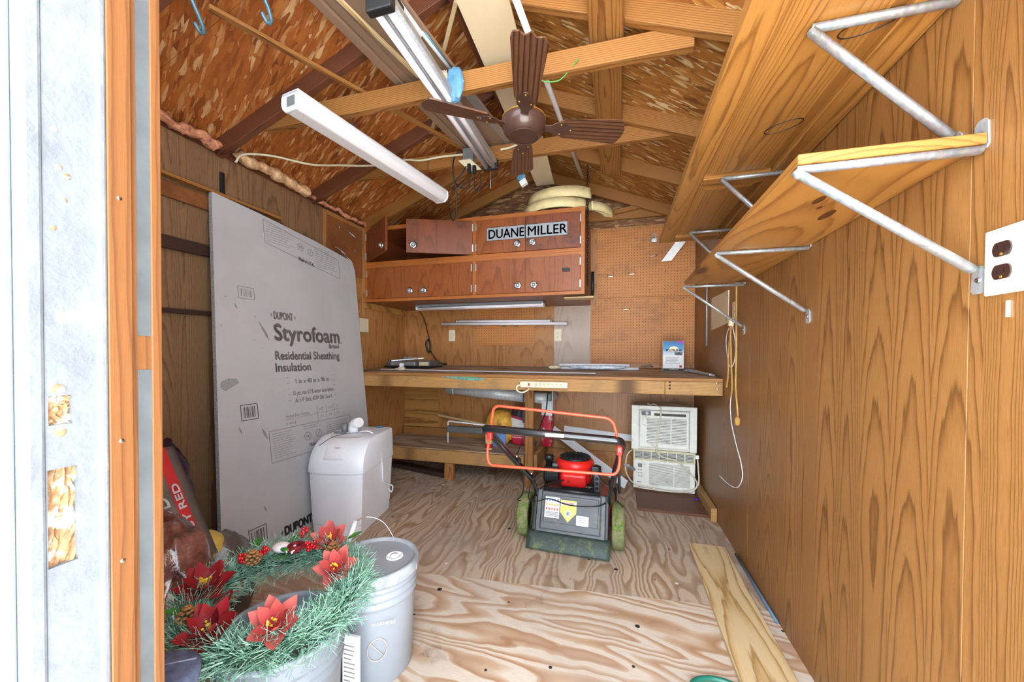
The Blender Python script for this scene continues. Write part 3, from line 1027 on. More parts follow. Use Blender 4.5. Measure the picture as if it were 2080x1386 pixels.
def cabinet(name, label, z0, z1, doors):
    c = thing(name, label, 'cabinet', ((CXL + CXR) / 2, 3.2, z0))
    yb = YB - 0.006
    MB().box((CXL, CY + 0.019, z0), (CXR, yb, z0 + 0.018)).build('cabinet_bottom', CABINET, c)
    MB().box((CXL, CY + 0.019, z1 - 0.018), (CXR, yb, z1)).build('cabinet_top', CABINET, c)
    for x in (CXL, CXR - 0.018, -1.12):
        MB().box((x, CY + 0.019, z0 + 0.018), (x + 0.018, yb, z1 - 0.018)).build('side_panel', CABINET, c)
    MB().box((CXL + 0.018, yb - 0.006, z0 + 0.018), (CXR - 0.018, yb, z1 - 0.018)).build('back_panel', CABINET, c)
    for a, b, n in (((CXL, z0), (CXR, z0 + 0.026), 'face_rail'), ((CXL, z1 - 0.034), (CXR, z1), 'face_rail')):
        plank(n, (a[0], CY + 0.0095, (a[1] + b[1]) / 2), (b[0], CY + 0.0095, (a[1] + b[1]) / 2), 0.019, b[1] - a[1], CABEDGE, c, bevel=0.001)
    for x0, x1 in ((CXL, -2.112), (-1.134, -1.096), (-0.268, CXR)):
        plank('face_stile', ((x0 + x1) / 2, CY + 0.0095, z0 + 0.026), ((x0 + x1) / 2, CY + 0.0095, z1 - 0.034), 0.019, x1 - x0, CABEDGE, c, up=(1, 0, 0), bevel=0.001)
    return c, [cab_door(c, *d) for d in doors]


low, ld = cabinet('wall_cabinet', 'lower row of stained wooden wall cabinets with four closed doors', 1.548, 1.870,
                  ((-2.112, -1.622, 1.572, 1.838, True, 0.0, -1.692, 1.628, CABDOOR), (-1.619, -1.134, 1.572, 1.838, False, 0.0, -1.566, 1.626, CABDOOR),
                   (-1.096, -0.691, 1.572, 1.838, True, 0.0, -0.748, 1.630, CABDOOR), (-0.689, -0.268, 1.572, 1.838, False, 0.0, -0.622, 1.628, CABDOOR)))
upp, ud = cabinet('wall_cabinet', 'upper row of stained wooden wall cabinets with two doors hanging open', 1.8705, 2.200,
                  ((-2.112, -1.622, 1.895, 2.160, True, math.radians(37), -1.70, 1.948, CABDARK), (-1.654, -1.134, 1.895, 2.160, False, math.radians(22), -1.60, 1.955, CABDARK),
                   (-1.096, -0.691, 1.895, 2.160, True, 0.0, -0.754, 1.953, CABDOOR), (-0.689, -0.268, 1.895, 2.160, False, 0.0, -0.632, 1.958, CABDARK)))
SILVER = plain('silver_name_tape', '9da2a8', 0.4, 0.1, vary=0.02)
sg = ud[2][0]
for x0, x1, door, word in ((-1.007, -0.692, ud[2][0], 'DUANE'), (-0.688, -0.362, ud[3][0], 'MILLER')):
    MB().box((x0, CY - 0.0225, 1.990), (x1, CY - 0.0213, 2.096)).build('name_plate', BLACKINK, door)
    MB().box((x0 + 0.003, CY - 0.0228, 1.993), (x1 - 0.003, CY - 0.0222, 2.093)).build('plate_face', SILVER, door)
    text(word, plane_M((x0 + 0.012, CY - 0.0231, 2.008), (1, 0, 0), (0, 0, 1)), 0.070, BLACKINK, door, width=x1 - x0 - 0.026, bold=0.0018)
MB().box((-0.40, CY - 0.034, 1.715), (-0.345, CY - 0.0213, 1.742)).build('magnet_catch', BLACKP, ld[3][0], bevel=0.003)
# things that go with the cabinets: small shelf tab and black tube on the end
o = plank('shelf_strip', (-0.40, 3.0, 1.535), (-0.175, 3.0, 1.535), 0.10, 0.012, PINE)
tag(o, 'short bare wood strip under the corner of the lower cabinet row', 'wood strip')
o = MB().lathe([(0.014, 0), (0.014, 0.20)], (-0.205, 3.30, 1.60), 14).build('black_tube', BLACKP)
tag(o, 'short black tube on the wall beside the cabinet end', 'tube')

# ------------------------------------------------------------------ low plywood shelf under the bench
lb = thing('low_bench', 'low plywood storage bench with two-by-four front under the workbench', 'bench', (-1.4, 3.25, 0))
MB().box((XL + 0.014, 2.99, 0.250), (-0.725, YB - 0.005, 0.268)).build('bench_top', SHELFPLY, lb)
plank('front_rail', (XL + 0.014, 2.985, 0.2075), (-0.725, 2.985, 0.2075), 0.036, 0.105, BENCHW, lb, bevel=0.003)
plank('bench_leg', (-1.395, 3.012, 0.0), (-1.395, 3.012, 0.155), 0.085, 0.038, LUMBER, lb, up=(0, 1, 0), bevel=0.003)
plank('back_rail', (XL + 0.02, YB - 0.035, 0.305), (-0.76, YB - 0.035, 0.305), 0.036, 0.075, LUMBER, lb)
plank('end_post', (-0.686, 3.02, 0.0), (-0.686, 3.02, 0.876), 0.072, 0.038, LUMBER, lb, up=(0, 1, 0), bevel=0.003)
plank('end_stringer', (-0.645, 3.04, 0.212), (-0.645, YB - 0.01, 0.212), 0.036, 0.105, BENCHW, lb)
o = plank('loose_board', (-2.08, 3.22, 0.03), (-1.43, 3.05, 0.03), 0.09, 0.035, DARKWOOD)
tag(o, 'dark grimy board lying on the floor beneath the low bench', 'board')

# ------------------------------------------------------------------ shelves and brackets on the right wall
us = thing('door_shelf', 'honey oak panelled door used as the upper shelf on the right wall', 'shelf', (0.44, 1.5, 1.785))
U0, U1, V0, V1, UZ = 0.25, XR - 0.003, 0.42, 2.52, 1.785
for x0, x1 in ((U0, U0 + 0.075), (U1 - 0.075, U1)):
    plank('stile', ((x0 + x1) / 2, V0, UZ + 0.0175), ((x0 + x1) / 2, V1, UZ + 0.0175), x1 - x0, 0.035, OAKDOOR, us, bevel=0.003)
for y0, y1 in ((V0, V0 + 0.10), (1.665, 1.745), (2.425, V1)):
    plank('rail', (U0 + 0.076, (y0 + y1) / 2, UZ + 0.0175), (U1 - 0.076, (y0 + y1) / 2, UZ + 0.0175), y1 - y0 - 0.002, 0.035, OAKDOOR, us, bevel=0.003)
for y0, y1 in ((V0 + 0.10, 1.665), (1.745, 2.425)):
    m = MB()
    a, b, c, d = U0 + 0.075, U1 - 0.075, y0, y1
    k = 0.036
    L, W = d - c, b - a
    m.add([(0, -W / 2, 0.020), (L, -W / 2, 0.020), (L, W / 2, 0.020), (0, W / 2, 0.020), (k, -W / 2 + k, 0.0045), (L - k, -W / 2 + k, 0.0045), (L - k, W / 2 - k, 0.0045), (k, W / 2 - k, 0.0045),
           (0, -W / 2, 0.026), (L, -W / 2, 0.026), (L, W / 2, 0.026), (0, W / 2, 0.026)],
          [(0, 1, 5, 4), (1, 2, 6, 5), (2, 3, 7, 6), (3, 0, 4, 7), (4, 5, 6, 7), (8, 11, 10, 9), (0, 8, 9, 1), (1, 9, 10, 2), (2, 10, 11, 3), (3, 11, 8, 0)])
    plank('raised_panel', ((a + b) / 2, c, UZ), ((a + b) / 2, d, UZ), W, 0.02, OAKDOOR, us, bevel=0, mb=m)
for cx, cy, rx, ry, w in ((0.487, 1.350, 0.050, 0.026, -0.55), (0.512, 0.985, 0.052, 0.026, -0.4)):
    pts = []
    for i in range(28):
        a = 2 * math.pi * i / 28
        p = Vector((rx * math.cos(a), ry * math.sin(a), 0))
        p.rotate(Matrix.Rotation(w, 3, 'Z').to_euler())
        pts.append(p + Vector((cx, cy, UZ + 0.0042)))
    MB().tube(pts, 0.0014, 5, closed=True).build('pencil_ring', BLACKINK, us)
ps = plank('pine_shelf', ((0.346 + XR - 0.004) / 2, 0.885, 1.476), ((0.346 + XR - 0.004) / 2, 2.20, 1.476), XR - 0.004 - 0.346, 0.020, PINE_W, bevel=0.002)
KNOT = plain('dark_knot', '4f2a10', 0.5, vary=0.2, vscale=60)
for y, x, a, b in ((1.10, 0.475, 0.026, 0.011), (1.22, 0.545, 0.040, 0.013), (1.155, 0.50, 0.010, 0.006), (1.78, 0.46, 0.024, 0.010)):
    m = MB()
    m.add([(x + b * math.cos(2 * math.pi * i / 16), y + a * math.sin(2 * math.pi * i / 16), 1.4657) for i in range(16)], [tuple(range(16))[::-1]])
    m.build('knot', KNOT, ps)
tag(ps, 'knotty pine board shelf on the right wall below the oak shelf', 'shelf')


def bracket(y, z, reach, drop, label, group):
    """pressed steel shelf bracket: arm under the shelf, brace, wall tabs"""
    b = thing('shelf_bracket', label, 'bracket', (XR, y, z - drop), group=group)
    w = 0.011
    zt = z - 0.007
    xt = XR - reach
    arm = MB()
    prof = [(-w, 0.005), (-w * 0.9, -0.003), (-w * 0.35, -0.006), (w * 0.35, -0.006), (w * 0.9, -0.003), (w, 0.005), (w * 0.4, 0.001), (-w * 0.4, 0.001)]

    def sweep(mb, p0, p1):
        M = frame(p0, p1, (0, 0, 1))
        L = (Vector(p1) - Vector(p0)).length
        mb.prism(prof, 'x', 0, L, M=M, smooth=True)
    sweep(arm, (xt, y, zt), (XR - 0.004, y, zt))
    arm.build('arm', ZINC, b)
    br = MB()
    sweep(br, (xt, y, zt - 0.004), (XR - 0.012, y, z - drop + 0.03))
    br.build('brace', ZINC, b)
    nose = MB().tube([(xt + 0.016, y, zt + 0.001), (xt + 0.004, y, zt + 0.0), (xt - 0.001, y, zt - 0.004), (xt + 0.003, y, zt - 0.010), (xt + 0.014, y, zt - 0.016)], 0.010, 8, flat=0.45)
    nose.build('bent_nose', ZINC, b)
    for zc, h in ((z + 0.022, 0.055), (z - drop + 0.012, 0.05)):
        t = MB().prism([(y - 0.015, zc - h / 2 + 0.006), (y - 0.010, zc - h / 2), (y + 0.010, zc - h / 2), (y + 0.015, zc - h / 2 + 0.006), (y + 0.013, zc + h / 2 - 0.008), (y + 0.006, zc + h / 2), (y - 0.006, zc + h / 2), (y - 0.013, zc + h / 2 - 0.008)],
                       'x', XR - 0.0035, XR - 0.0005)
        t = t.build('wall_tab', ZINC, b)
        MB().lathe([(1e-6, 0.003), (0.004, 0.0025), (0.006, 0)], (XR - 0.0035, y, zc), 10, M=Matrix.Rotation(-math.pi / 2, 4, 'Y')).build('screw', CHROME, t)
    return b


for y, lab in ((0.955, 'steel bracket nearest the doorway under the oak upper shelf'), (1.66, 'middle steel bracket under the oak upper shelf'), (2.33, 'farthest steel bracket under the oak upper shelf')):
    bracket(y, UZ, 0.250, 0.30, lab, 'brackets of the oak shelf')
for y, lab in ((0.900, 'large steel bracket under the near end of the pine shelf, beside the outlet'), (1.545, 'middle steel bracket under the pine shelf'), (2.235, 'steel bracket at the far end of the pine shelf, near the hanging cords')):
    bracket(y, 1.466, 0.295, 0.255, lab, 'brackets of the pine shelf')


def outlet(loc, nrm, label, slots, plate=IVORY, w=0.07, h=0.115, group='wall outlets'):
    """duplex receptacle; nrm is the wall's inward normal"""
    n_ = Vector(nrm)
    r = Z3.cross(n_).normalized()
    M = plane_M(loc, r, Z3)
    o = thing('wall_outlet', label, 'outlet', M=M, group=group)
    MB().box((-w / 2, -h / 2, 0.0003), (w / 2, h / 2, 0.006)).build('cover_plate', plate, o, local=True, bevel=0.003)
    for s in (-1, 1):
        cz = s * 0.0195
        pl = []
        for i in range(24):
            a = 2 * math.pi * i / 24
            pl.append((0.0165 * math.cos(a), max(-0.0125, min(0.0125, 0.0165 * math.sin(a))) + cz))
        f = MB().prism(pl, 'z', 0.004, 0.0085).build('receptacle', slots, o, local=True)
        for dx, hh in ((-0.0062, 0.009), (0.0062, 0.0075)):
            MB().box((dx - 0.0012, cz + 0.002 - hh / 2, 0.008), (dx + 0.0012, cz + 0.002 + hh / 2, 0.0088)).build('slot', BLACKINK, f, local=True)
        MB().lathe([(0.0024, 0.008), (0.0024, 0.0089)], (0, cz - 0.0085, 0), 10).build('ground_hole', BLACKINK if slots is not DARKBROWN else GOLD, f, local=True)
    MB().lathe([(0.003, 0.005), (0.002, 0.007)], (0, 0, 0), 10).build('screw', plate, o, local=True)
    return o


DARKBROWN = plain('dark_brown_bakelite', '33201c', 0.2, coat=0.5)
GOLD = plain('brass', 'd9a83c', 0.3, 0.8)
outlet((XR, 0.851, 1.248), (-1, 0, 0), 'ivory outlet plate with dark brown sockets beside the near shelf bracket', DARKBROWN, plate=plain('glossy_ivory', 'e9e2cc', 0.3))
outlet((-1.616, YB, 1.282), (0, -1, 0), 'ivory outlet on the back wall under the left end of the loose tubes', IVORY)
outlet((-0.535, YB - 0.0102, 1.276), (0, -1, 0), 'ivory outlet on the back wall under the right end of the loose tubes', IVORY)
o = MB().box((XL + 0.0005, 2.80, 1.283), (XL + 0.012, 2.925, 1.405)).build('blank_cover_plate', IVORY, bevel=0.003)
tag(o, 'square ivory cover plate on the left wall beside the foam board', 'cover plate')

# ------------------------------------------------------------------ pegboards
PB = []
for (x0, x1, z0, z1, y, lab, nm) in ((-0.178, 0.636, 1.607, 2.215, YB - 0.012, 'upper brown pegboard sheet at the right end of the back wall', 'pegboard'),
                                     (-0.233, 0.636, 1.015, 1.604, YB - 0.012, 'lower brown pegboard sheet behind the boxed product on the workbench', 'pegboard'),
                                     (-1.351, -0.757, 1.185, 1.56, YB - 0.012, 'small square pegboard behind the loose fluorescent tubes', 'pegboard')):
    b = MB().box((x0, y, z0), (x1, y + 0.006, z1)).build(nm, PEG, bevel=0.0006)
    tag(b, lab, 'pegboard', 'pegboards on the back wall')
o = MB().box((-0.240, YB - 0.013, 1.545), (-0.181, YB - 0.006, 2.20)).build('panel_strip', PANEL_B)
tag(o, 'narrow panelling strip between the cabinets and the upper pegboard', 'panel strip')
SHEENP = wood('pale_sheen_panel', '8f7a68', 'b9a596', 'c6b4a6', axis='Z', freq=120, plank=0.15, tilt=0.05, wob=0.012, depth=0.03, pore=0.3, seed=1.2, contrast=0.5)  # the panel's bright sheen is put into this pale colour
o = MB().box((-0.571, YB - 0.010, 0.985), (-0.236, YB - 0.004, 1.545)).build('panel_patch', SHEENP)
tag(o, 'pale panel patch on the back wall around the outlet', 'wall panel')
o = MB().box((XL + 0.001, 2.43, 1.75), (XL + 0.009, 2.845, 2.165)).build('hardboard_sheet', HARDBOARD)
tag(o, 'reddish hardboard sheet with wire hooks on the left wall', 'hardboard')
from mathutils import noise as mnoise

# ------------------------------------------------------------------ lawn mower, rear towards the door
mw = thing('lawn_mower', 'red and black push lawn mower with grass-caked wheels on the plywood floor', 'lawn mower', (-0.25, 2.2, 0.0))


def rot(deg, c=(-0.25, 2.2, 0)):
    return Matrix.Translation(c) @ Matrix.Rotation(math.radians(deg), 4, 'Z') @ Matrix.Translation(-Vector(c))


MR = rot(-2.5)
dk = MB()
pl = [(-0.44, 2.19), (-0.05, 2.19), (-0.015, 2.30), (-0.02, 2.55), (-0.10, 2.72), (-0.38, 2.72), (-0.47, 2.55), (-0.475, 2.30)]
for z0, z1, k in ((0.075, 0.205, 1.0),):
    dk.prism(pl, 'z', z0, z1, M=MR)
deckm = dk.build('deck', DECKRED, mw, bevel=0.03, bseg=3)
dome = MB().lathe([(0.20, 0.19), (0.19, 0.212), (0.13, 0.222), (0.11, 0.224)], (-0.25, 2.46, 0), 32).build('deck_dome', DECKRED, mw)
# wheels
for x, y, r, w, m, nm in ((-0.525, 2.225, 0.125, 0.066, GRASSY, 'rear_wheel'), (0.015, 2.20, 0.125, 0.066, GRASSY, 'rear_wheel'), (-0.465, 2.66, 0.095, 0.045, RUBBER, 'front_wheel'), (-0.015, 2.64, 0.095, 0.045, RUBBER, 'front_wheel')):
    T = Matrix.Rotation(math.pi / 2, 4, 'Y')
    t = MB().lathe([(r * 0.62, -w / 2), (r * 0.92, -w / 2), (r, -w * 0.36), (r, w * 0.36), (r * 0.92, w / 2), (r * 0.62, w / 2), (r * 0.62, -w / 2)], (x, y, r), 40, M=T, caps=False)
    if m is GRASSY:
        for v in t.v:
            v += Vector((random.uniform(-1, 1), random.uniform(-1, 1), random.uniform(-0.6, 1))) * 0.0028
    wh = t.build(nm, m, mw)
    MB().lathe([(1e-5, -w * 0.3), (r * 0.3, -w * 0.36), (r * 0.63, -w * 0.30), (r * 0.63, w * 0.30), (r * 0.3, w * 0.36), (1e-5, w * 0.3)], (x, y, r), 28, M=T).build('wheel_hub', BLACKP, wh)
    gb = MB()
    if m is GRASSY:
        for i in range(240):
            a = random.uniform(0, 2 * math.pi)
            px_ = x + random.choice((-1, 1)) * w * 0.5 * random.uniform(0.5, 1.0)
            p = Vector((px_, y + r * math.cos(a), r + r * math.sin(a)))
            if p.z < 0.012:
                continue
            d = Vector((random.uniform(-1, 1), math.cos(a) * 0.8 + random.uniform(-.6, .6), math.sin(a) * 0.8 + random.uniform(-.6, .6))).normalized() * random.uniform(0.006, 0.016)
            q = d.orthogonal().normalized() * 0.0008
            gb.add([p - q, p + q, p + d], [(0, 1, 2)])
        o = gb.build('grass_clippings', plain('grass_clipping', '6f8f35', 0.8, vary=0.3, vscale=150), wh)
        o['kind'] = 'stuff'
# rear discharge door: frame, raised panel, ribs, stickers
RD0, RD1 = Vector((0, 2.085, 0.085)), Vector((0, 2.165, 0.300))
du = (RD1 - RD0).normalized()
dn = Vector((0, -du.z, du.y))


def rd(x, t, off=0.0):
    """point on the discharge door: x across, t 0..1 up its slope, off = out of it"""
    return MR @ (Vector((x, 0, 0)) + RD0 + (RD1 - RD0) * t + dn * off)


def slab(x0, x1, t0, t1, o0, o1, taper=0.0):
    vs = []
    for o_, tp_ in ((o0, 0.0), (o1, taper)):
        vs += [rd(x0 + tp_, t0 + tp_ * 3, o_), rd(x1 - tp_, t0 + tp_ * 3, o_), rd(x1 - tp_, t1 - tp_ * 3, o_), rd(x0 + tp_, t1 - tp_ * 3, o_)]
    return MB().add(vs, [(0, 3, 2, 1), (4, 5, 6, 7), (0, 1, 5, 4), (1, 2, 6, 5), (2, 3, 7, 6), (3, 0, 4, 7)])


rdoor = slab(-0.455, -0.03, 0.0, 1.0, -0.03, 0.0).build('discharge_door', GREY, mw, bevel=0.006)
slab(-0.415, -0.07, 0.07, 0.98, 0.0, 0.012, 0.010).build('raised_panel', GREY, rdoor, bevel=0.004)
slab(-0.395, -0.085, 0.24, 0.90, 0.012, 0.018, 0.004).build('inner_panel', GREY, rdoor, bevel=0.003)
for x0 in (-0.455, -0.052):
    slab(x0, x0 + 0.022, 0.02, 1.02, 0.0, 0.016, 0.003).build('side_rib', BLACKP, rdoor, bevel=0.003)
MB().tube([rd(-0.405, 1.02, 0.004), rd(-0.08, 1.02, 0.004)], 0.010, 12).build('hinge_rod', BLACKP, rdoor)


def dtext(body, x, t, h, m, x1=None, bold=0.0, off=0.0194):
    text(body, plane_M(rd(x, t, off), rd(1, t) - rd(0, t), rd(0, 1) - rd(0, 0)), h, m, rdoor, width=(x1 - x) if x1 else None, bold=bold, depth=0.0001)


YEL = plain('yellow_sticker', 'f0d060', 0.4)
slab(-0.385, -0.302, 0.36, 0.84, 0.0180, 0.0186).build('warning_sticker', plain('pale_blue_label', 'd5dae2', 0.45), rdoor)
for i, (c, tt) in enumerate((('4f74b8', 0.77), ('c9a23a', 0.66), ('b5453a', 0.56))):
    for j in range(5):
        slab(-0.38 + j * 0.0155, -0.38 + j * 0.0155 + 0.009, tt - 0.025, tt + 0.025, 0.0186, 0.0189).build('safety_icon', plain('icon_%d%d' % (i, j), c, 0.5), rdoor)
for tt in (0.49, 0.46, 0.43, 0.40):
    slab(-0.380, -0.307, tt - 0.006, tt + 0.006, 0.0186, 0.0188).build('fine_print', INK_D, rdoor)
# danger sticker: a banner over a pointed shield
sh = [(-0.297, 0.80), (-0.207, 0.80), (-0.207, 0.52), (-0.252, 0.30), (-0.297, 0.52)]
MB().add([rd(x, t, 0.0187) for x, t in sh], [(0, 4, 3, 2, 1)]).build('danger_sticker', YEL, rdoor)
slab(-0.295, -0.209, 0.68, 0.76, 0.0187, 0.0190).build('sticker_banner', PAPER, rdoor)
dtext('DANGER', -0.281, 0.695, 0.012, REDINK, -0.223, 0.0006)
k = 20
MB().add([rd(-0.252 + 0.017 * math.cos(2 * math.pi * i / k), 0.50 + 0.017 / 0.23 * math.sin(2 * math.pi * i / k), 0.0190) for i in range(k)], [tuple(range(k))]).build('sticker_disc', PAPER, rdoor)
for dx in (-0.006, 0.0, 0.006):
    slab(-0.252 + dx - 0.002, -0.252 + dx + 0.002, 0.455, 0.545, 0.0190, 0.0193).build('hand_icon', INK_D, rdoor)
slab(-0.205, -0.138, 0.26, 0.48, 0.0180, 0.0187).build('white_sticker', PAPER, rdoor)
for tt in (0.43, 0.39, 0.35):
    slab(-0.195, -0.150, tt - 0.006, tt + 0.006, 0.0187, 0.0189).build('fine_print', INK, rdoor)
# trailing rubber flap
fl = MB().grid(lambda u, v: MR @ Vector((-0.475 + 0.455 * u, 2.085 - 0.055 * v - 0.012 * math.sin(math.pi * v), 0.088 - 0.078 * v ** 0.9 - 0.0 * u)), 16, 8)
fl.build('rear_flap', FLAPG, mw, solid=0.006)
gc = MB()
for i in range(120):
    u, v = random.random(), random.uniform(0.45, 1)
    p = MR @ Vector((-0.475 + 0.455 * u, 2.078 - 0.055 * v - 0.012 * math.sin(math.pi * v), 0.090 - 0.078 * v))
    d = Vector((random.uniform(-1, 1), -0.2, random.uniform(-.4, .6))) * 0.012
    gc.add([p, p + Vector((0, 0, 0.001)), p + d], [(0, 1, 2)])
o = gc.build('grass_clippings', bpy.data.materials['grass_clipping'], mw)
o['kind'] = 'stuff'
# engine
ec = Vector((-0.255, 2.47, 0))
MB().prism([(-0.335, 2.37), (-0.13, 2.37), (-0.13, 2.58), (-0.335, 2.58)], 'z', 0.20, 0.275).build('crankcase', BLACKP, mw, bevel=0.012)
for i in range(9):
    MB().box((-0.325 + i * 0.022, 2.355, 0.205), (-0.318 + i * 0.022, 2.372, 0.268)).build('cooling_fin', RUBBER, mw)
shroud = MB().lathe([(0.104, 0.262), (0.106, 0.30), (0.106, 0.350), (0.120, 0.372), (0.123, 0.392), (0.116, 0.410), (0.100, 0.420), (1e-5, 0.421)], tuple(ec), 40)
shroud.build('engine_shroud', REDP, mw)
MB().box((-0.335, 2.345, 0.262), (-0.175, 2.40, 0.35)).build('shroud_front', REDP, mw, bevel=0.02, bseg=3)
MB().lathe([(0.100, 0.419), (0.095, 0.430), (0.055, 0.440), (1e-5, 0.441)], tuple(ec), 32).build('grille_dome', BLACKP, mw)
for i in range(18):
    a = 2 * math.pi * i / 18
    MB().tube([ec + Vector((0.03 * math.cos(a), 0.03 * math.sin(a), 0.446)), ec + Vector((0.07 * math.cos(a), 0.07 * math.sin(a), 0.441)), ec + Vector((0.100 * math.cos(a), 0.100 * math.sin(a), 0.428))], 0.003, 5).build('grille_rib', RUBBER, mw)
tk_ = MB().box((-0.455, 2.40, 0.265), (-0.352, 2.56, 0.365)).build('fuel_tank', BLACKP, mw, bevel=0.015, bseg=3)
MB().lathe([(0.022, 0.36), (0.022, 0.395), (0.030, 0.395), (0.031, 0.425), (0.027, 0.430), (1e-5, 0.430)], (-0.425, 2.46, 0), 20).build('filler_cap', BLACKP, tk_)
MB().box((-0.40, 2.42, 0.362), (-0.355, 2.47, 0.385)).build('tank_neck', GREY, tk_, bevel=0.008)
af = MB().box((-0.128, 2.36, 0.245), (-0.095, 2.50, 0.365)).build('air_filter_box', GREY, mw, bevel=0.006)
for i in range(3):
    MB().lathe([(0.010, 0), (0.010, 0.004)], (-0.112, 2.358, 0.27 + i * 0.03), 12, M=Matrix.Rotation(math.pi / 2, 4, 'X')).build('vent_hole', BLACKINK, af)
MB().prism([(-0.150, 2.365), (-0.100, 2.365), (-0.085, 2.40), (-0.125, 2.44)], 'z', 0.355, 0.400).build('throttle_cover', BLACKP, mw, bevel=0.008)
MB().lathe([(0.014, 0.20), (0.014, 0.255), (0.016, 0.258)], (-0.405, 2.27, 0), 16).build('primer_bottle', plain('green_plastic', '5fae4e', 0.4), mw)
MB().box((0.012, 2.52, 0.19), (0.03, 2.62, 0.33)).build('side_bracket', BLACKP, mw, bevel=0.006)
# handlebar
hb = MB().tube(fillet([(-0.448, 2.160, 0.262), (-0.442, 2.10, 0.335), (-0.437, 1.99, 0.415)], 0.05), 0.0125, 10)
hb.build('lower_handle', BLACKM, mw)
hb = MB().tube(fillet([(-0.035, 2.150, 0.262), (-0.030, 2.09, 0.335), (-0.018, 1.98, 0.425)], 0.05), 0.0125, 10)
hb.build('lower_handle', BLACKM, mw)
hb = MB().tube(fillet([(-0.437, 1.99, 0.415), (-0.500, 1.44, 0.778), (-0.500, 1.40, 0.795), (0.012, 1.40, 0.778), (0.022, 1.44, 0.756), (-0.018, 1.98, 0.425)], 0.045, 7), 0.0155, 12)
hb = hb.build('handlebar', BLACKM, mw)
for x, y, z in ((-0.437, 1.99, 0.415), (-0.018, 1.98, 0.425), (-0.462, 1.77, 0.562)):
    MB().ball((x, y - 0.006, z + 0.012), 0.022, 12, 8, (1, 1, 0.8)).build('clamp_knob', BLACKP, mw)
    MB().lathe([(0.009, 0.0), (0.009, 0.012), (1e-5, 0.014)], (x, y - 0.012, z + 0.026), 10).build('clamp_bolt', CHROME, mw)
MB().box((-0.662, 1.392, 0.770), (-0.505, 1.412, 0.797)).build('grip_pad', RUBBER, mw, bevel=0.006)
MB().box((-0.255, 1.3835, 0.780), (-0.185, 1.3870, 0.793)).build('handle_sticker', plain('worn_sticker', '9a9484', 0.5, vary=0.15, vscale=80), mw)
MB().tube(fillet([(-0.488, 1.43, 0.765), (-0.470, 1.40, 0.82), (-0.460, 1.39, 0.888), (-0.012, 1.39, 0.858), (0.004, 1.40, 0.79), (0.012, 1.43, 0.742)], 0.05, 7), 0.0052, 8).build('upper_bail', REDWIRE, mw)
MB().tube(fillet([(-0.488, 1.43, 0.765), (-0.488, 1.40, 0.70), (-0.480, 1.395, 0.652), (0.002, 1.395, 0.656), (0.014, 1.40, 0.70), (0.012, 1.43, 0.742)], 0.04, 7), 0.0052, 8).build('lower_bail', REDWIRE, mw)
for x, y, z in ((-0.488, 1.43, 0.765), (0.012, 1.43, 0.742)):
    MB().box((x - 0.010, y - 0.012, z - 0.022), (x + 0.010, y + 0.012, z + 0.010)).build('bail_pivot', REDP, mw, bevel=0.004)
MB().beam((0.045, 1.74, 0.60), (0.075, 1.80, 0.565), 0.026, 0.014).build('drive_lever', GREY, mw, bevel=0.004)
MB().tube(smooth([(-0.452, 1.86, 0.50), (-0.49, 2.0, 0.33), (-0.55, 2.12, 0.24), (-0.50, 2.20, 0.22), (-0.44, 2.28, 0.25)], 6), 0.0035, 6).build('control_cable', RUBBER, mw)
MB().tube(smooth([(-0.44, 1.98, 0.40), (-0.47, 2.06, 0.28), (-0.43, 2.11, 0.25), (-0.36, 2.10, 0.275), (-0.24, 2.07, 0.262), (-0.10, 2.09, 0.265), (-0.04, 2.16, 0.27)], 6), 0.0035, 6).build('control_cable', RUBBER, mw)
MB().tube(smooth([(-0.455, 2.2, 0.27), (-0.40, 2.25, 0.305), (-0.31, 2.33, 0.312)], 6), 0.0045, 6).build('control_cable', RUBBER, mw)
MB().tube(smooth([(-0.02, 2.0, 0.41), (-0.06, 2.2, 0.36), (-0.13, 2.4, 0.37)], 6), 0.0025, 6).build('starter_rope', RUBBER, mw)
MB().tube(smooth([(0.005, 2.06, 0.32), (0.035, 2.14, 0.26), (0.042, 2.2, 0.24)], 6), 0.004, 6).build('control_cable', RUBBER, mw)

# ------------------------------------------------------------------ water softener
ws = thing('water_softener', 'off-white plastic water softener tank with domed lid on the floor', 'water softener', (-1.615, 1.893, 0), math.radians(10.5))


def ring(wd, y0, y1, bulge, z, k=12):
    """plan outline: bowed front, straight sides, flat back"""
    p = []
    for i in range(k + 1):
        t = -1 + 2 * i / k
        p.append((wd / 2 * t, y0 + bulge * (abs(t) ** 2.6), z))
    p += [(wd / 2, y1 - 0.02, z), (wd / 2 - 0.02, y1, z), (-wd / 2 + 0.02, y1, z), (-wd / 2, y1 - 0.02, z)]
    return p


def loft(rings, caps=(True, True), smooth_=True):
    m = MB()
    k = len(rings[0])
    vs = [p for r in rings for p in r]
    fs = [(i * k + j, i * k + (j + 1) % k, (i + 1) * k + (j + 1) % k, (i + 1) * k + j) for i in range(len(rings) - 1) for j in range(k)]
    if caps[0]:
        fs.append(tuple(range(k))[::-1])
    if caps[1]:
        fs.append(tuple(range((len(rings) - 1) * k, len(rings) * k)))
    return m.add(vs, fs, False)


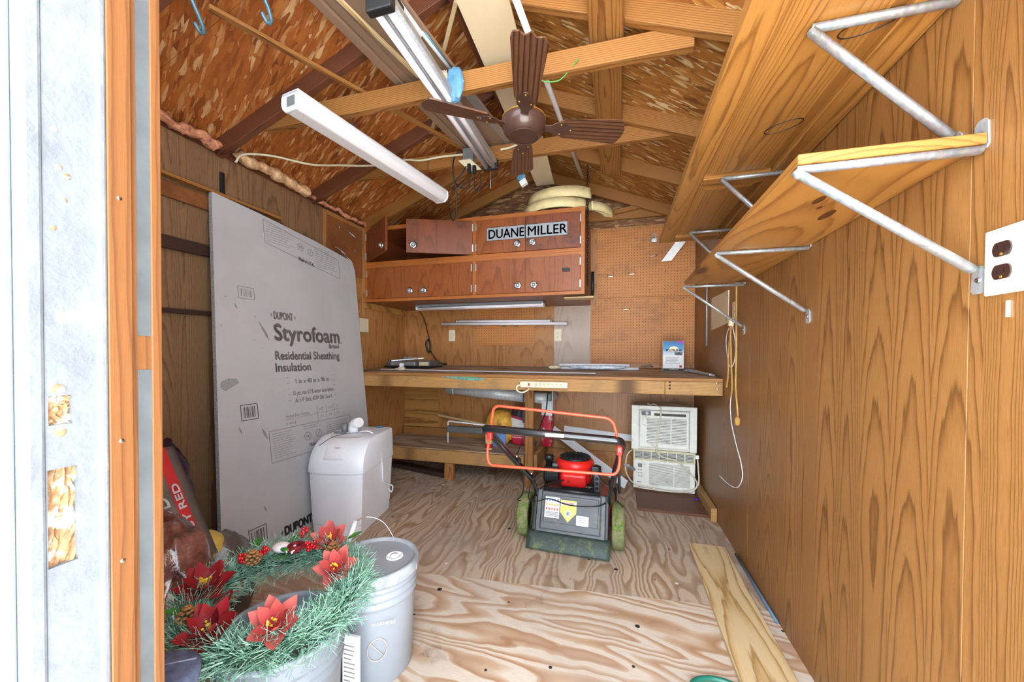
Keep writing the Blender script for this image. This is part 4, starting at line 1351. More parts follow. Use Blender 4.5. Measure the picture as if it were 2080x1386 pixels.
loft([ring(0.296, -0.022, 0.432, 0.030, 0.0), ring(0.304, -0.026, 0.436, 0.030, 0.058)]).build('tank_foot', OFFWHITE, ws, local=True, bevel=0.003)
loft([ring(0.308, -0.028, 0.438, 0.030, 0.060), ring(0.335, -0.040, 0.446, 0.034, 0.372)]).build('salt_tank', OFFWHITE, ws, local=True, bevel=0.004)
rr_ = [ring(0.345, -0.046, 0.452, 0.034, 0.374), ring(0.345, -0.046, 0.452, 0.034, 0.388)]
for i in range(1, 11):
    a = i / 10 * math.pi / 2
    rr_.append(ring(0.343 - 0.022 * (i / 10) ** 2, -0.046 + 0.185 * (1 - math.cos(a)), 0.450, 0.034, 0.388 + 0.180 * math.sin(a)))
lid = loft(rr_).build('tank_lid', OFFWHITE, ws, local=True, bevel=0.006)
for p_ in lid.data.polygons:
    p_.use_smooth = True
# dished control area on the lid
def dish(u, v):
    a = (0.25 + 0.62 * v) * math.pi / 2
    x = -0.105 + 0.20 * u
    return (x, -0.046 + 0.185 * (1 - math.cos(a)) + 0.03 * abs((u - 0.5) * 2) ** 2.6 - 0.003, 0.388 + 0.180 * math.sin(a) + 0.002)
MB().grid(dish, 10, 8).build('lid_panel', WHITEP, lid, local=True, solid=0.003)
MB().grid(lambda u, v: (-0.06 + 0.12 * u, 0.03 + 0.025 * math.sin(math.pi * u) * -1 + 0.004 * v, 0.520 + 0.0025 * v), 12, 1).build('vent_row', PAINT_G, lid, local=True, solid=0.002)
MB().tube(fillet([(-0.02, 0.24, 0.555), (-0.02, 0.24, 0.625), (0.035, 0.215, 0.640)], 0.05, 8), 0.032, 16).build('drain_elbow', WHITEP, ws, local=True)
MB().tube([(-0.085, 0.25, 0.555), (-0.085, 0.25, 0.622)], 0.021, 14).build('valve_pipe', PAINT_G, ws, local=True)
MB().tube(smooth([(0.03, 0.23, 0.575), (0.10, 0.22, 0.580), (0.155, 0.24, 0.52), (0.172, 0.25, 0.36), (0.168, 0.27, 0.24)], 8), 0.0045, 7).build('power_cord', WHITEP, ws, local=True)
MB().tube(smooth([(0.168, 0.27, 0.24), (0.175, 0.33, 0.20), (0.19, 0.38, 0.17), (0.195, 0.35, 0.14), (0.18, 0.33, 0.17)], 8), 0.0045, 7).build('power_cord', WHITEP, ws, local=True)
MB().tube(smooth([(-0.12, 0.02, 0.53), (-0.08, 0.08, 0.565), (-0.03, 0.15, 0.577), (0.03, 0.20, 0.575)], 6), 0.002, 6).build('thin_wire', GREY, ws, local=True)
MB().tube(smooth([(-0.13, 0.20, 0.572), (-0.09, 0.19, 0.576), (-0.04, 0.185, 0.572)], 6), 0.006, 6).build('drain_hose', PAINT_G, ws, local=True)
MB().box((0.06, 0.40, 0.567), (0.10, 0.435, 0.582)).build('valve_knob', BLUEDARK, ws, local=True, bevel=0.004)

# ------------------------------------------------------------------ two window air conditioners
ACW = plain('aged_white_case', 'e2e2da', 0.5, vary=0.04, dirt=('b8b6a8', 0.15, 10.0))
ACY = plain('yellowed_case', 'd2caa2', 0.5, vary=0.05)
SLOT = plain('grille_shadow', '55524a', 0.8)


def ac_unit(label, loc, rz, w, d, h, upper):
    a = thing('air_conditioner', label, 'air conditioner', loc, rz, 'window air conditioners stacked by the right wall')
    MB().box((-w / 2 + 0.012, 0.03, 0), (w / 2 - 0.012, d, h - 0.004)).build('case', ACW, a, local=True, bevel=0.004)
    if upper:
        fr = MB()
        for lo, hi in (((-w / 2 - 0.02, 0.012, 0.0), (-w / 2 + 0.035, 0.032, h)), ((w / 2 - 0.03, 0.012, 0.0), (w / 2 + 0.02, 0.032, h)), ((-w / 2 + 0.035, 0.012, h - 0.03), (w / 2 - 0.03, 0.032, h))):
            fr.box(lo, hi)
        fr.build('side_curtain_frame', ACW, a, local=True, bevel=0.003)
        bz = MB().box((-w / 2 + 0.04, 0.0, 0.02), (w / 2 - 0.035, 0.03, h - 0.035)).build('front_bezel', ACW, a, local=True, bevel=0.008)
        MB().box((-w / 2 + 0.055, -0.001, h - 0.075), (-w / 2 + 0.125, 0.004, h - 0.042)).build('control_recess', GREY, bz, local=True)
        MB().lathe([(0.013, 0), (0.011, 0.012), (1e-5, 0.013)], (-w / 2 + 0.095, -0.001, h - 0.058), 16, M=Matrix.Rotation(math.pi / 2, 4, 'X')).build('control_knob', WHITEP, bz, local=True)
        MB().box((-w / 2 + 0.15, -0.0012, h - 0.075), (w / 2 - 0.06, 0.003, h - 0.055)).build('outlet_slot', SLOT, bz, local=True)
        gx0, gx1, gz0, gz1, k = -w / 2 + 0.095, w / 2 - 0.055, 0.055, h - 0.095, 17
    else:
        bz = MB().box((-w / 2, 0.0, 0.0), (w / 2, 0.032, h - 0.085)).build('front_panel', ACW, a, local=True, bevel=0.006)
        top = MB()
        top.box((-w / 2, 0.0, h - 0.084), (w / 2, 0.03, h - 0.074)); top.box((-w / 2, 0.0, h - 0.012), (w / 2, 0.03, h))
        top.box((-w / 2, 0.0, h - 0.074), (-w / 2 + 0.012, 0.03, h - 0.012)); top.box((w / 2 - 0.012, 0.0, h - 0.074), (w / 2, 0.03, h - 0.012))
        top = top.build('vent_frame', ACY, a, local=True)
        MB().box((-w / 2 + 0.012, 0.02, h - 0.074), (w / 2 - 0.012, 0.03, h - 0.012)).build('vent_back', SLOT, top, local=True)
        for i in range(6):
            z = h - 0.070 + i * 0.0105
            MB().box((-w / 2 + 0.012, 0.004, z), (w / 2 - 0.012, 0.016, z + 0.0035)).build('vane', ACW, top, local=True)
        for i in range(1, 7):
            x = -w / 2 + 0.012 + (w - 0.024) * i / 7
            MB().box((x - 0.003, 0.001, h - 0.074), (x + 0.003, 0.012, h - 0.012)).build('vane', ACW, top, local=True)
        cp = MB().box((-w / 2 + 0.02, -0.002, 0.03), (-w / 2 + 0.085, 0.004, h - 0.10)).build('control_panel', ACW, bz, local=True, bevel=0.004)
        MB().box((-w / 2 + 0.035, -0.0028, h - 0.145), (-w / 2 + 0.068, -0.001, h - 0.115)).build('display', PAINT_G, cp, local=True)
        for i in range(3):
            for j in range(2):
                MB().lathe([(0.005, 0), (0.004, 0.003), (1e-5, 0.0035)], (-w / 2 + 0.042 + j * 0.02, -0.002, h - 0.165 - i * 0.025), 10, M=Matrix.Rotation(math.pi / 2, 4, 'X')).build('button', PAINT_G, cp, local=True)
        MB().box((-w / 2 + 0.03, -0.0028, 0.048), (-w / 2 + 0.062, -0.001, 0.054)).build('badge', INK_D, cp, local=True)
        gx0, gx1, gz0, gz1, k = -w / 2 + 0.12, w / 2 - 0.035, 0.035, h - 0.105, 20
    MB().box((gx0, -0.0006, gz0), (gx1, 0.004, gz1)).build('grille_back', SLOT, bz, local=True)
    sl = MB()
    st = (gz1 - gz0) / k
    for i in range(k):
        z = gz0 + st * (i + 0.5)
        sl.box((gx0, -0.005, z - st * 0.32), (gx1, 0.0, z + st * 0.32))
    sl.box(((gx0 + gx1) / 2 + 0.03, -0.006, gz0), ((gx0 + gx1) / 2 + 0.037, 0.0, gz1))
    o = sl.build('grille_slats', ACW, bz, local=True)
    o['kind'] = 'stuff'
    return a


o = MB().box((0.150, 2.775, 0.0), (0.598, YB - 0.01, 0.018)).build('floor_board', BROWNBOARD, bevel=0.001)
tag(o, 'dark stained board under the two air conditioners', 'board')
o = plank('floor_stud', (0.620, 2.715, 0.0445), (0.620, YB - 0.02, 0.0445), 0.036, 0.087, BENCHW)
tag(o, 'two-by-four lying on edge along the foot of the right wall', 'lumber')
ac1 = ac_unit('lower air conditioner with yellowed vent standing on the dark board', (0.362, 3.185, 0.019), math.radians(-4), 0.455, 0.30, 0.315, False)
ac2 = ac_unit('upper air conditioner with wide white frame, stacked on another one', (0.358, 3.165, 0.336), math.radians(-2), 0.440, 0.30, 0.352, True)
MB().tube(smooth([(-0.05, 0.02, 0.352), (-0.02, -0.012, 0.330), (-0.035, -0.012, 0.20), (-0.05, -0.012, 0.05), (-0.045, -0.012, -0.01), (0.0, -0.012, -0.045), (0.10, -0.015, -0.065), (0.17, -0.015, -0.13), (0.24, -0.012, -0.22), (0.20, -0.02, -0.285), (0.05, -0.02, -0.305), (-0.18, -0.015, -0.300)], 8), 0.0055, 8).build('power_cord', CORDW, ac2, local=True)
MB().tube(smooth([(-0.05, 0.03, 0.356), (-0.075, 0.03, 0.366), (-0.10, 0.02, 0.358), (-0.12, 0.02, 0.37)], 6), 0.006, 7).build('cord_coil', plain('grey_cord', '9a9184', 0.6), ac2, local=True)
MB().tube(smooth([(-0.235, 0.02, 0.30), (-0.27, 0.0, 0.27), (-0.285, -0.01, 0.20), (-0.28, -0.02, 0.12), (-0.22, -0.02, 0.04), (-0.10, -0.02, 0.018), (0.10, -0.02, 0.012), (0.24, -0.01, 0.06), (0.25, 0.02, 0.20), (0.245, 0.05, 0.28)], 8), 0.0055, 8).build('power_cord', CORDW, ac1, local=True)
MB().box((0.228, 0.005, 0.270), (0.255, 0.035, 0.300)).build('plug', WHITEP, ac1, local=True, bevel=0.006)
o = MB().lathe([(0.012, 0), (0.016, 0.004), (0.010, 0.012), (1e-5, 0.014)], (0.575, 3.05, 0.018), 8).build('purple_cap', plain('purple_plastic', '4a20b0', 0.4))
tag(o, 'tiny purple scrap on the dark board in front of the air conditioner', 'scrap')
# ------------------------------------------------------------------ buckets, wreath and bags by the doorway
PAIL = plain('white_pail_plastic', '949ba3', 0.4, vary=0.03, vscale=6)
PAILIN = plain('grey_pail_inside', '7d848c', 0.5, vary=0.06, vscale=8)
DUST = plain('dusty_lid', 'a0a6ac', 0.5, vary=0.10, vscale=9, dirt=('70767c', 0.7, 5.0))


def pail(label, loc, rtop, h, lid, tilt=0.0):
    b = thing('bucket', label, 'bucket', M=Matrix.Translation(loc) @ Matrix.Rotation(tilt, 4, 'Y'), group='white plastic buckets by the doorway')
    rb = rtop * 0.90
    prof = [(rb - 0.004, 0.0), (rb, 0.006), (rb + (rtop - rb) * 0.62, h * 0.70)]
    for zz in (0.72, 0.79, 0.86):
        r0 = rb + (rtop - rb) * zz
        prof += [(r0, h * zz), (r0 + 0.006, h * zz + 0.004), (r0 + 0.006, h * zz + 0.012), (r0, h * zz + 0.018)]
    prof += [(rtop, h * 0.97), (rtop, h)]
    if lid:
        MB().lathe(prof, (0, 0, 0), 48).build('pail', PAIL, b, local=True)
        l = MB().lathe([(rtop + 0.007, h - 0.030), (rtop + 0.009, h - 0.026), (rtop + 0.009, h + 0.004), (rtop + 0.004, h + 0.010), (rtop - 0.006, h + 0.010), (rtop - 0.010, h - 0.002), (rtop - 0.022, h - 0.004), (1e-5, h - 0.003)], (0, 0, 0), 48).build('lid', DUST, b, local=True)
        MB().lathe([(0.030, 0), (0.030, 0.006), (0.024, 0.008), (0.023, 0.004), (0.014, 0.004), (0.013, 0.010), (1e-5, 0.011)], (0.055, 0.035, h - 0.003), 24).build('spout_cap', WHITEP, l, local=True)
        k = MB()
        for i in range(10):
            a = 2 * math.pi * i / 10 + 0.2
            k = MB().box((rtop + 0.0085, -0.004, h - 0.028), (rtop + 0.0105, 0.004, h - 0.008), M=Matrix.Rotation(a, 4, 'Z')).build('lid_tab', PAIL, l, local=True)
    else:
        MB().lathe(prof + [(rtop - 0.004, h), (rtop - 0.006, h * 0.97), (rb - 0.006, 0.012), (1e-5, 0.012)], (0, 0, 0), 48, caps=False).build('pail', PAILIN, b, local=True)
        MB().lathe([(rtop + 0.003, h - 0.012), (rtop + 0.006, h - 0.006), (rtop + 0.002, h + 0.002), (rtop - 0.004, h)], (0, 0, 0), 48, caps=False).build('rim', PAIL, b, local=True)
    return b


B1 = pail('lidded white plastic bucket with dusty lid beside the wreath', Vector((-0.815, 1.145, 0.0)), 0.140, 0.362, True)
MB().tube(smooth([(-0.135, -0.06, 0.30), (-0.128, -0.02, 0.375), (-0.118, 0.02, 0.405)], 6), 0.0025, 6).build('bail_wire', CHROME, B1, local=True)
MB().tube([(-0.122, 0.012, 0.398), (-0.130, 0.062, 0.452)], 0.0095, 12).build('bail_grip', WHITEP, B1, local=True)
MB().tube(smooth([(-0.130, 0.062, 0.452), (-0.105, 0.10, 0.458), (-0.055, 0.130, 0.43), (-0.015, 0.143, 0.365)], 6), 0.0025, 6).build('bail_wire', CHROME, B1, local=True)
FAINT = plain('embossed_mark', 'c2bdb6', 0.5)
FAINTT = plain('faint_orange_print', 'cdbda8', 0.5)


def on_pail(b, r0, ang, z, rt=0.0):
    n_ = Vector((math.cos(ang), math.sin(ang), 0))
    M = WM[b.name]
    return plane_M(M @ (n_ * r0 + Vector((0, 0, z))), M.to_3x3() @ Z3.cross(n_), M.to_3x3() @ Z3)


Mq = on_pail(B1, 0.1335, math.radians(-52), 0.135)
pts = []
for i in range(32):
    a = 2 * math.pi * i / 32
    pts.append(Mq @ Vector((0.030 * math.cos(a), 0.036 * math.sin(a), 0.0)))
cm = MB().tube(pts, 0.0012, 5, closed=True)
cm.build('warning_mark', FAINTT, B1)
MB().tube([Mq @ Vector((-0.021, 0.025, 0.0)), Mq @ Vector((0.021, -0.025, 0.0))], 0.0012, 5).build('warning_mark', FAINTT, B1)
text('WARNING', on_pail(B1, 0.1355, math.radians(-60), 0.215), 0.011, FAINT, B1, depth=0.0001)
B2 = pail('open grey-white bucket under the Christmas wreath', Vector((-0.845, 0.790, 0.0)), 0.148, 0.365, False)
o = MB().box((-0.770, 0.925, 0.02), (-0.715, 0.935, 0.26), M=None).build('paper_leaflet', PAPER, bevel=0.001)
tag(o, 'printed paper strip standing between the two white buckets', 'leaflet')
flm = MB()
for i in range(14):
    flm.box((-0.764, 0.9243, 0.06 + i * 0.013), (-0.764 + 0.04 * random.uniform(0.5, 1), 0.9247, 0.064 + i * 0.013))
flm = flm.build('fine_print', INK, o)
flm['kind'] = 'stuff'

# wreath
WC = Vector((-0.905, 0.835, 0.405))
WR, WT = 0.195, 0.054
WX, WY = Vector((1, 0, -0.04)).normalized(), Vector((0, 1, 0.06)).normalized()
WN = WX.cross(WY)


def wp(th, ph=0.0, r=WT):
    e = WX * math.cos(th) + WY * math.sin(th)
    return WC + e * (WR + r * math.cos(ph)) + WN * (r * math.sin(ph))


wr = thing('wreath', 'round green Christmas wreath with red poinsettias lying on the open bucket', 'wreath', tuple(WC - Vector((0, 0, 0.05))))
NEEDLE = NT('frosted_fir_needles')
_v = NEEDLE.noise(NEEDLE.co(), 60, 3, 0.6)
NEEDLE.color(NEEDLE.ramp(_v, [(0.25, '2e5a40'), (0.42, '5f937a'), (0.55, '93bda8'), (0.72, 'c3dccd')]))
NEEDLE.rough(0.6)
NEEDLE = NEEDLE.m
MB().tube([wp(2 * math.pi * i / 48, 0, 0) for i in range(48)], 0.020, 10, closed=True).build('wreath_core', plain('dark_green_core', '223d2c', 0.9), wr)
nd = MB()
for i in range(8200):
    th, ph = random.uniform(0, 2 * math.pi), random.uniform(-0.9, math.pi + 0.9)
    p = wp(th, ph, random.uniform(0.012, WT * 0.85))
    out = (p - wp(th, 0, 0)).normalized()
    tg = (-WX * math.sin(th) + WY * math.cos(th)) * random.choice((-1, 1))
    d = (out * random.uniform(0.2, 1.0) + tg * random.uniform(0.2, 1.1) + Vector((random.uniform(-.6, .6), random.uniform(-.6, .6), random.uniform(-.4, .5)))).normalized()
    L = random.uniform(0.026, 0.060)
    q = d.cross(Vector((random.uniform(-1, 1), random.uniform(-1, 1), random.uniform(-1, 1)))).normalized() * 0.0008
    nd.add([p - q, p + q, p + d * L + q * 0.6, p + d * L - q * 0.6], [(0, 1, 2, 3)])
nd = nd.build('fir_needles', NEEDLE, wr)
nd['kind'] = 'stuff'


def petal_mesh(L, W, curl, mat):
    m = MB()
    nu, nv = 8, 4

    def f(u, v):
        w = W * math.sin(math.pi * min(1, 0.06 + u * 0.94)) ** 0.75 * (1 if u < 0.55 else 1 - (u - 0.55) * 0.5)
        y = (v - 0.5) * 2
        return (L * u, y * w / 2, curl * u * u * L + 0.12 * L * u - 0.18 * w * (1 - abs(y)) * math.sin(math.pi * u))
    m.grid(f, nu, nv)
    me = bpy.data.meshes.new('petal')
    me.from_pydata([tuple(v) for v in m.v], [], m.f)
    me.polygons.foreach_set('use_smooth', m.sm)
    me.materials.append(mat)
    return me


def velvet(name, base, edge):
    n = NT(name)
    x, y, z = n.sep(n.co())
    f = n.rng(n.math('ADD', x, n.math('MULTIPLY', n.noise(n.co(), 60, 2, 0.5), 0.012)), 0.012, 0.055)
    n.color(n.mix(f, base, edge))
    n.rough(0.7)
    return n.m


RED1 = velvet('red_velvet', '700510', '8f0c16')
RED2 = velvet('pink_edged_velvet', '960818', 'c45e56')
STAM = plain('yellow_stamen', 'd8b02c', 0.5)
PM = {(0, 0): petal_mesh(0.064, 0.044, 0.25, RED1), (0, 1): petal_mesh(0.046, 0.032, 0.7, RED1),
      (1, 0): petal_mesh(0.062, 0.040, 0.25, RED2), (1, 1): petal_mesh(0.046, 0.030, 0.7, RED2)}


def poinsettia(pos, kind, nrm, spin, s=1.0):
    n_ = Vector(nrm).normalized()
    x = n_.orthogonal().normalized()
    M = plane_M(pos, x, n_.cross(x)) @ Matrix.Rotation(spin, 4, 'Z') @ Matrix.Scale(s, 4)
    m = MB()
    for i in range(9):
        a, r = random.uniform(0, 6.28), random.uniform(0, 0.009)
        c = Vector((r * math.cos(a), r * math.sin(a), 0.0))
        m.tube([M @ c, M @ (c * 1.6 + Vector((0, 0, 0.016)))], 0.0012, 5)
        m.ball(tuple(M @ (c * 1.6 + Vector((0, 0, 0.017)))), 0.0032, 6, 4)
    f = m.build('poinsettia', STAM, wr)
    inv = WM[f.name].inverted()
    for ringi, (cnt, dz, off) in enumerate(((6, -0.004, 0.0), (5, 0.004, 0.5))):
        for i in range(cnt):
            T = M @ Matrix.Translation((0, 0, dz)) @ Matrix.Rotation(2 * math.pi * (i + off) / cnt + random.uniform(-.15, .15), 4, 'Z') @ Matrix.Rotation(random.uniform(-0.25, 0.15) - 0.15 * ringi, 4, 'Y')
            link('petal', PM[(kind, ringi)], None, f, inv @ T)
    return f


def at_wreath(x, y, up=0.050):
    d = Vector((x, y, 0)) - Vector((WC.x, WC.y, 0))
    return Vector((x, y, WC.z + up + 0.06 * d.y - (-0.04) * d.x * -1))


for (x, y, kind, nn, sp, s) in ((-1.068, 0.755, 0, (0.35, -0.25, 1), 0.2, 1.05), (-0.905, 0.648, 0, (0.3, -0.5, 1), 1.0, 1.0), (-0.775, 0.705, 1, (0.35, -0.55, 1), 0.5, 1.05),
                                (-0.915, 1.040, 1, (0.3, -0.6, 0.9), 0.3, 1.0), (-0.790, 0.925, 1, (0.35, -0.55, 0.9), 0.9, 1.0)):
    poinsettia(at_wreath(x, y), kind, nn, sp, s)
BERRY = plain('glossy_red_berry', 'c3121e', 0.2, coat=0.5)
CONE = plain('brown_pine_cone', 'a5713f', 0.7, vary=0.2, vscale=40)
LEAFG = plain('holly_leaf', '3f7a34', 0.4, vary=0.12)
for (x, y) in ((-1.005, 1.030), (-0.93, 0.975), (-1.07, 0.86), (-1.04, 0.905)):
    c = at_wreath(x, y, 0.055)
    m = MB()
    for i in range(13):
        m.ball(tuple(c + Vector((random.uniform(-.012, .012), random.uniform(-.012, .012), random.uniform(-.004, .018)))), 0.0055, 8, 6)
    o = m.build('berry_cluster', BERRY, wr)
    o['kind'] = 'stuff'
for (x, y, a) in ((-1.045, 0.875, 0.4), (-0.985, 0.655, 2.2), (-0.855, 0.985, 1.0)):
    c = at_wreath(x, y, 0.045)
    m = MB()
    for i in range(5):
        rr0 = (0.014, 0.018, 0.017, 0.012, 0.006)[i]
        for j in range(7):
            t = 2 * math.pi * j / 7 + i * 0.45
            q = c + Vector((rr0 * math.cos(t), rr0 * math.sin(t), 0.008 * i))
            m.ball(tuple(q), 0.006, 6, 4, (1, 1, 0.5))
    m.build('pine_cone', CONE, wr)
lf = petal_mesh(0.05, 0.026, -0.2, LEAFG)
for (x, y, a) in ((-1.10, 0.93, 2.2), (-1.03, 0.98, 1.1), (-0.99, 0.90, 0.2), (-1.01, 0.665, 3.6), (-0.86, 1.06, 1.0), (-1.07, 0.90, 4.0)):
    T = Matrix.Translation(at_wreath(x, y, 0.050)) @ Matrix.Rotation(a, 4, 'Z') @ Matrix.Rotation(-0.3, 4, 'Y')
    link('leaf', lf, None, wr, WM[wr.name].inverted() @ T)
# padded felt ornament in white, red and green
c = at_wreath(-0.985, 0.945, 0.062)
oc = MB().ball(tuple(c + Vector((-0.022, -0.004, 0))), 0.026, 14, 8, (1.2, 0.9, 0.55)).build('felt_ornament', plain('white_felt', 'e9e4e4', 0.9), wr)
MB().tube([tuple(c + Vector((0.030 + 0.020 * math.cos(a), 0.018 * math.sin(a), 0.008))) for a in [i * 0.52 for i in range(12)]], 0.008, 8, closed=True).build('felt_ring', RED1, oc)
MB().ball(tuple(c + Vector((0.012, -0.022, 0.006))), 0.013, 10, 6, (1.5, 0.7, 0.5)).build('felt_leaf', LEAFG, oc)
for i in range(4):
    MB().beam(c + Vector((0.02 + i * 0.010, -0.030, 0.004)), c + Vector((0.028 + i * 0.010, 0.0, 0.010)), 0.005, 0.006).build('felt_stripe', RED1 if i % 2 else bpy.data.materials['white_felt'], oc)
MB().tube(smooth([(-1.02, 0.74, 0.425), (-1.0, 0.775, 0.44), (-0.985, 0.745, 0.425), (-1.0, 0.72, 0.42)], 6), 0.003, 6).build('red_ribbon', RED1, wr)


def lump(name, mat, c, r, amp, seed, freq=3.0, rot_=None, parent=None, sq=2.6, base=True, crinkle=0.0):
    """a sagging sack: a rounded box pushed about by noise, flattened where it meets the floor"""
    m = MB()
    nu, nv = 40, 26
    R = rot_ or Matrix.Identity(3)

    def f(u, v):
        a, b = 2 * math.pi * u, math.pi * (v - 0.5)
        d = Vector((math.cos(a) * math.cos(b), math.sin(a) * math.cos(b), math.sin(b)))
        k = (abs(d.x) ** sq + abs(d.y) ** sq + abs(d.z) ** sq) ** (-1 / sq)
        p = d * k
        n_ = mnoise.noise(p * freq + Vector((seed, seed * 2.1, 0))) * amp + mnoise.noise(p * freq * 3.1 + Vector((seed, 0, seed))) * amp * 0.45
        if crinkle:
            n_ += abs(mnoise.noise(p * freq * 7.0 + Vector((0, seed, 0)))) * crinkle
        p = p * (1 + n_)
        p = R @ Vector((p.x * r[0], p.y * r[1], p.z * r[2])) + Vector(c)
        if base and p.z < 0.004:
            p.z = 0.004
        return p
    m.grid(f, nu, nv)
    return m.build(name, mat, parent)


def sackmat(name, cols, sc, rough=0.3):
    n = NT(name)
    v = n.noise(n.co(), sc, 3, 0.6, 0.4)
    n.color(n.ramp(v, cols, 'CONSTANT'))
    n.rough(rough)
    n.bump(n.noise(n.co(), 40, 3, 0.6), 0.5, 0.004)
    return n.m


DARKSACK = sackmat('dark_printed_sack', [(0.0, '2a1d26'), (0.42, '3a1830'), (0.5, '1f2e44'), (0.56, '2b1a22'), (0.66, '54203a')], 9.0)
GREYSACK = plain('grey_sack_film', '5d5752', 0.3, vary=0.08, bump=0.4, bscale=40)
CLAYSACK = NT('film_over_red_bark')
_c = CLAYSACK.ramp(CLAYSACK.noise(CLAYSACK.co(), 14, 4, 0.65), [(0.3, '3a2420'), (0.45, '6e4238'), (0.6, '8f6258'), (0.75, 'b79a94')])
CLAYSACK.color(_c)
CLAYSACK.rough(0.18)
CLAYSACK.b.inputs['Coat Weight'].default_value = 0.6
CLAYSACK.bump(CLAYSACK.noise(CLAYSACK.co(), 26, 4, 0.6), 0.6, 0.01)
CLAYSACK = CLAYSACK.m
sk = lump('garland_bag', DARKSACK, (-1.95, 1.16, 0.34), (0.15, 0.11, 0.36), 0.10, 3.1, crinkle=0.08)
tag(sk, 'dark maroon and blue bag of trimmings slumped against the left wall', 'bag')
sack = thing('mulch_sack', 'clear-windowed sack of red wood mulch with white lettering by the door frame', 'sack', (-1.45, 0.95, 0))
lump('sack_film', CLAYSACK, (-1.46, 0.865, 0.25), (0.20, 0.12, 0.29), 0.12, 7.7, parent=sack, crinkle=0.06)
# printed shoulder of the sack, running from upper left to lower right
SA, SB = Vector((-1.70, 1.000, 0.70)), Vector((-1.405, 0.950, 0.350))
sd = (SB - SA).normalized()
sn = Vector((0.55, -0.55, 0.62)); sn = (sn - sd * sn.dot(sd)).normalized()
su = sn.cross(sd)
band = MB().grid(lambda u, v: SA + sd * (u * (SB - SA).length) + su * (0.15 * (v - 0.5)) + sn * (0.035 * math.sin(math.pi * v) * (0.7 + 0.3 * math.sin(3 * u)) + 0.004 * math.sin(14 * u)) , 18, 8).build('printed_film', GREYSACK, sack, solid=0.004)
rb_ = MB().grid(lambda u, v: SA + sd * (u * (SB - SA).length) + su * (0.022 + 0.030 * v) + sn * (0.035 * math.sin(math.pi * (0.65 + 0.20 * v)) * (0.7 + 0.3 * math.sin(3 * u)) + 0.004 * math.sin(14 * u) + 0.004), 18, 3).build('red_stripe', REDINK, sack)
text('RUBY RED', plane_M(SB - sd * 0.03 + su * 0.047 + sn * 0.038, -sd, -su), 0.019, PAPER, sack, width=0.26, bold=0.0008)
text('WOOD', plane_M(SB - sd * 0.02 + su * 0.008 + sn * 0.043, -sd, -su), 0.040, PAPER, sack, width=0.24, bold=0.001)
MB().tube(smooth([(-1.42, 0.76, 0.50), (-1.34, 0.79, 0.42), (-1.28, 0.82, 0.33), (-1.24, 0.85, 0.26)], 8), [0.004 + 0.004 * abs(math.sin(i)) for i in range(25)], 6).build('film_seam', plain('shiny_seam', 'd9c9c2', 0.15), sack)
s3 = thing('printed_sack', 'grey, yellow and red printed sack lying at the foot of the foam board', 'sack', (-1.62, 1.27, 0))
lump('sack_body', GREYSACK, (-1.545, 1.145, 0.165), (0.12, 0.105, 0.19), 0.08, 1.4, parent=s3)
lump('yellow_patch', plain('yellow_print', 'cdb25a', 0.4, vary=0.1), (-1.56, 1.085, 0.325), (0.085, 0.065, 0.060), 0.06, 2.4, parent=s3, base=False)
lump('red_patch', plain('red_print', 'b81c2c', 0.35, vary=0.08), (-1.475, 1.085, 0.200), (0.085, 0.075, 0.085), 0.05, 6.0, parent=s3, base=False)
MB().tube(smooth([(-1.49, 1.07, 0.345), (-1.465, 1.055, 0.31), (-1.45, 1.035, 0.275)], 6), 0.008, 6, flat=0.4).build('blue_print_line', plain('blue_print', '2a6fd0', 0.4), s3)
text('0', plane_M((-1.50, 1.000, 0.215), (0.85, 0.30, -0.1), (-0.1, 0.30, 0.9)), 0.055, PAPER, s3, bold=0.002)
PINKB = sackmat('pink_white_bag', [(0.0, 'a8285a'), (0.40, 'd9c7cb'), (0.58, 'c7b3b8'), (0.70, 'b03060')], 7.0, 0.4)
o = lump('flat_bag', PINKB, (-1.66, 1.60, 0.03), (0.15, 0.12, 0.035), 0.06, 5.2)
tag(o, 'flat pink and white printed bag on the floor behind the wreath', 'bag')
# tub with a denim cover, lower corner of the view
tub = thing('paint_tub', 'white tub with a faded denim cover beside the door frame', 'tub', (-0.845, 0.505, 0))
MB().lathe([(0.056, 0), (0.063, 0.455), (0.066, 0.460)], (-0.845, 0.505, 0), 36).build('tub_wall', PAIL, tub)
DENIM = plain('faded_denim', '5a6480', 0.9, vary=0.12, vscale=60, bump=0.4, bscale=300, dirt=('3e4660', 0.5, 12.0))
MB().lathe([(0.068, 0.440), (0.069, 0.462), (0.062, 0.468), (0.03, 0.470), (1e-5, 0.470)], (-0.845, 0.505, 0), 36, caps=False).build('denim_cover', DENIM, tub)
MB().tube([(-0.90, 0.49, 0.469), (-0.81, 0.555, 0.469)], 0.0018, 5).build('seam', plain('denim_seam', '8a93a8', 0.9), tub)
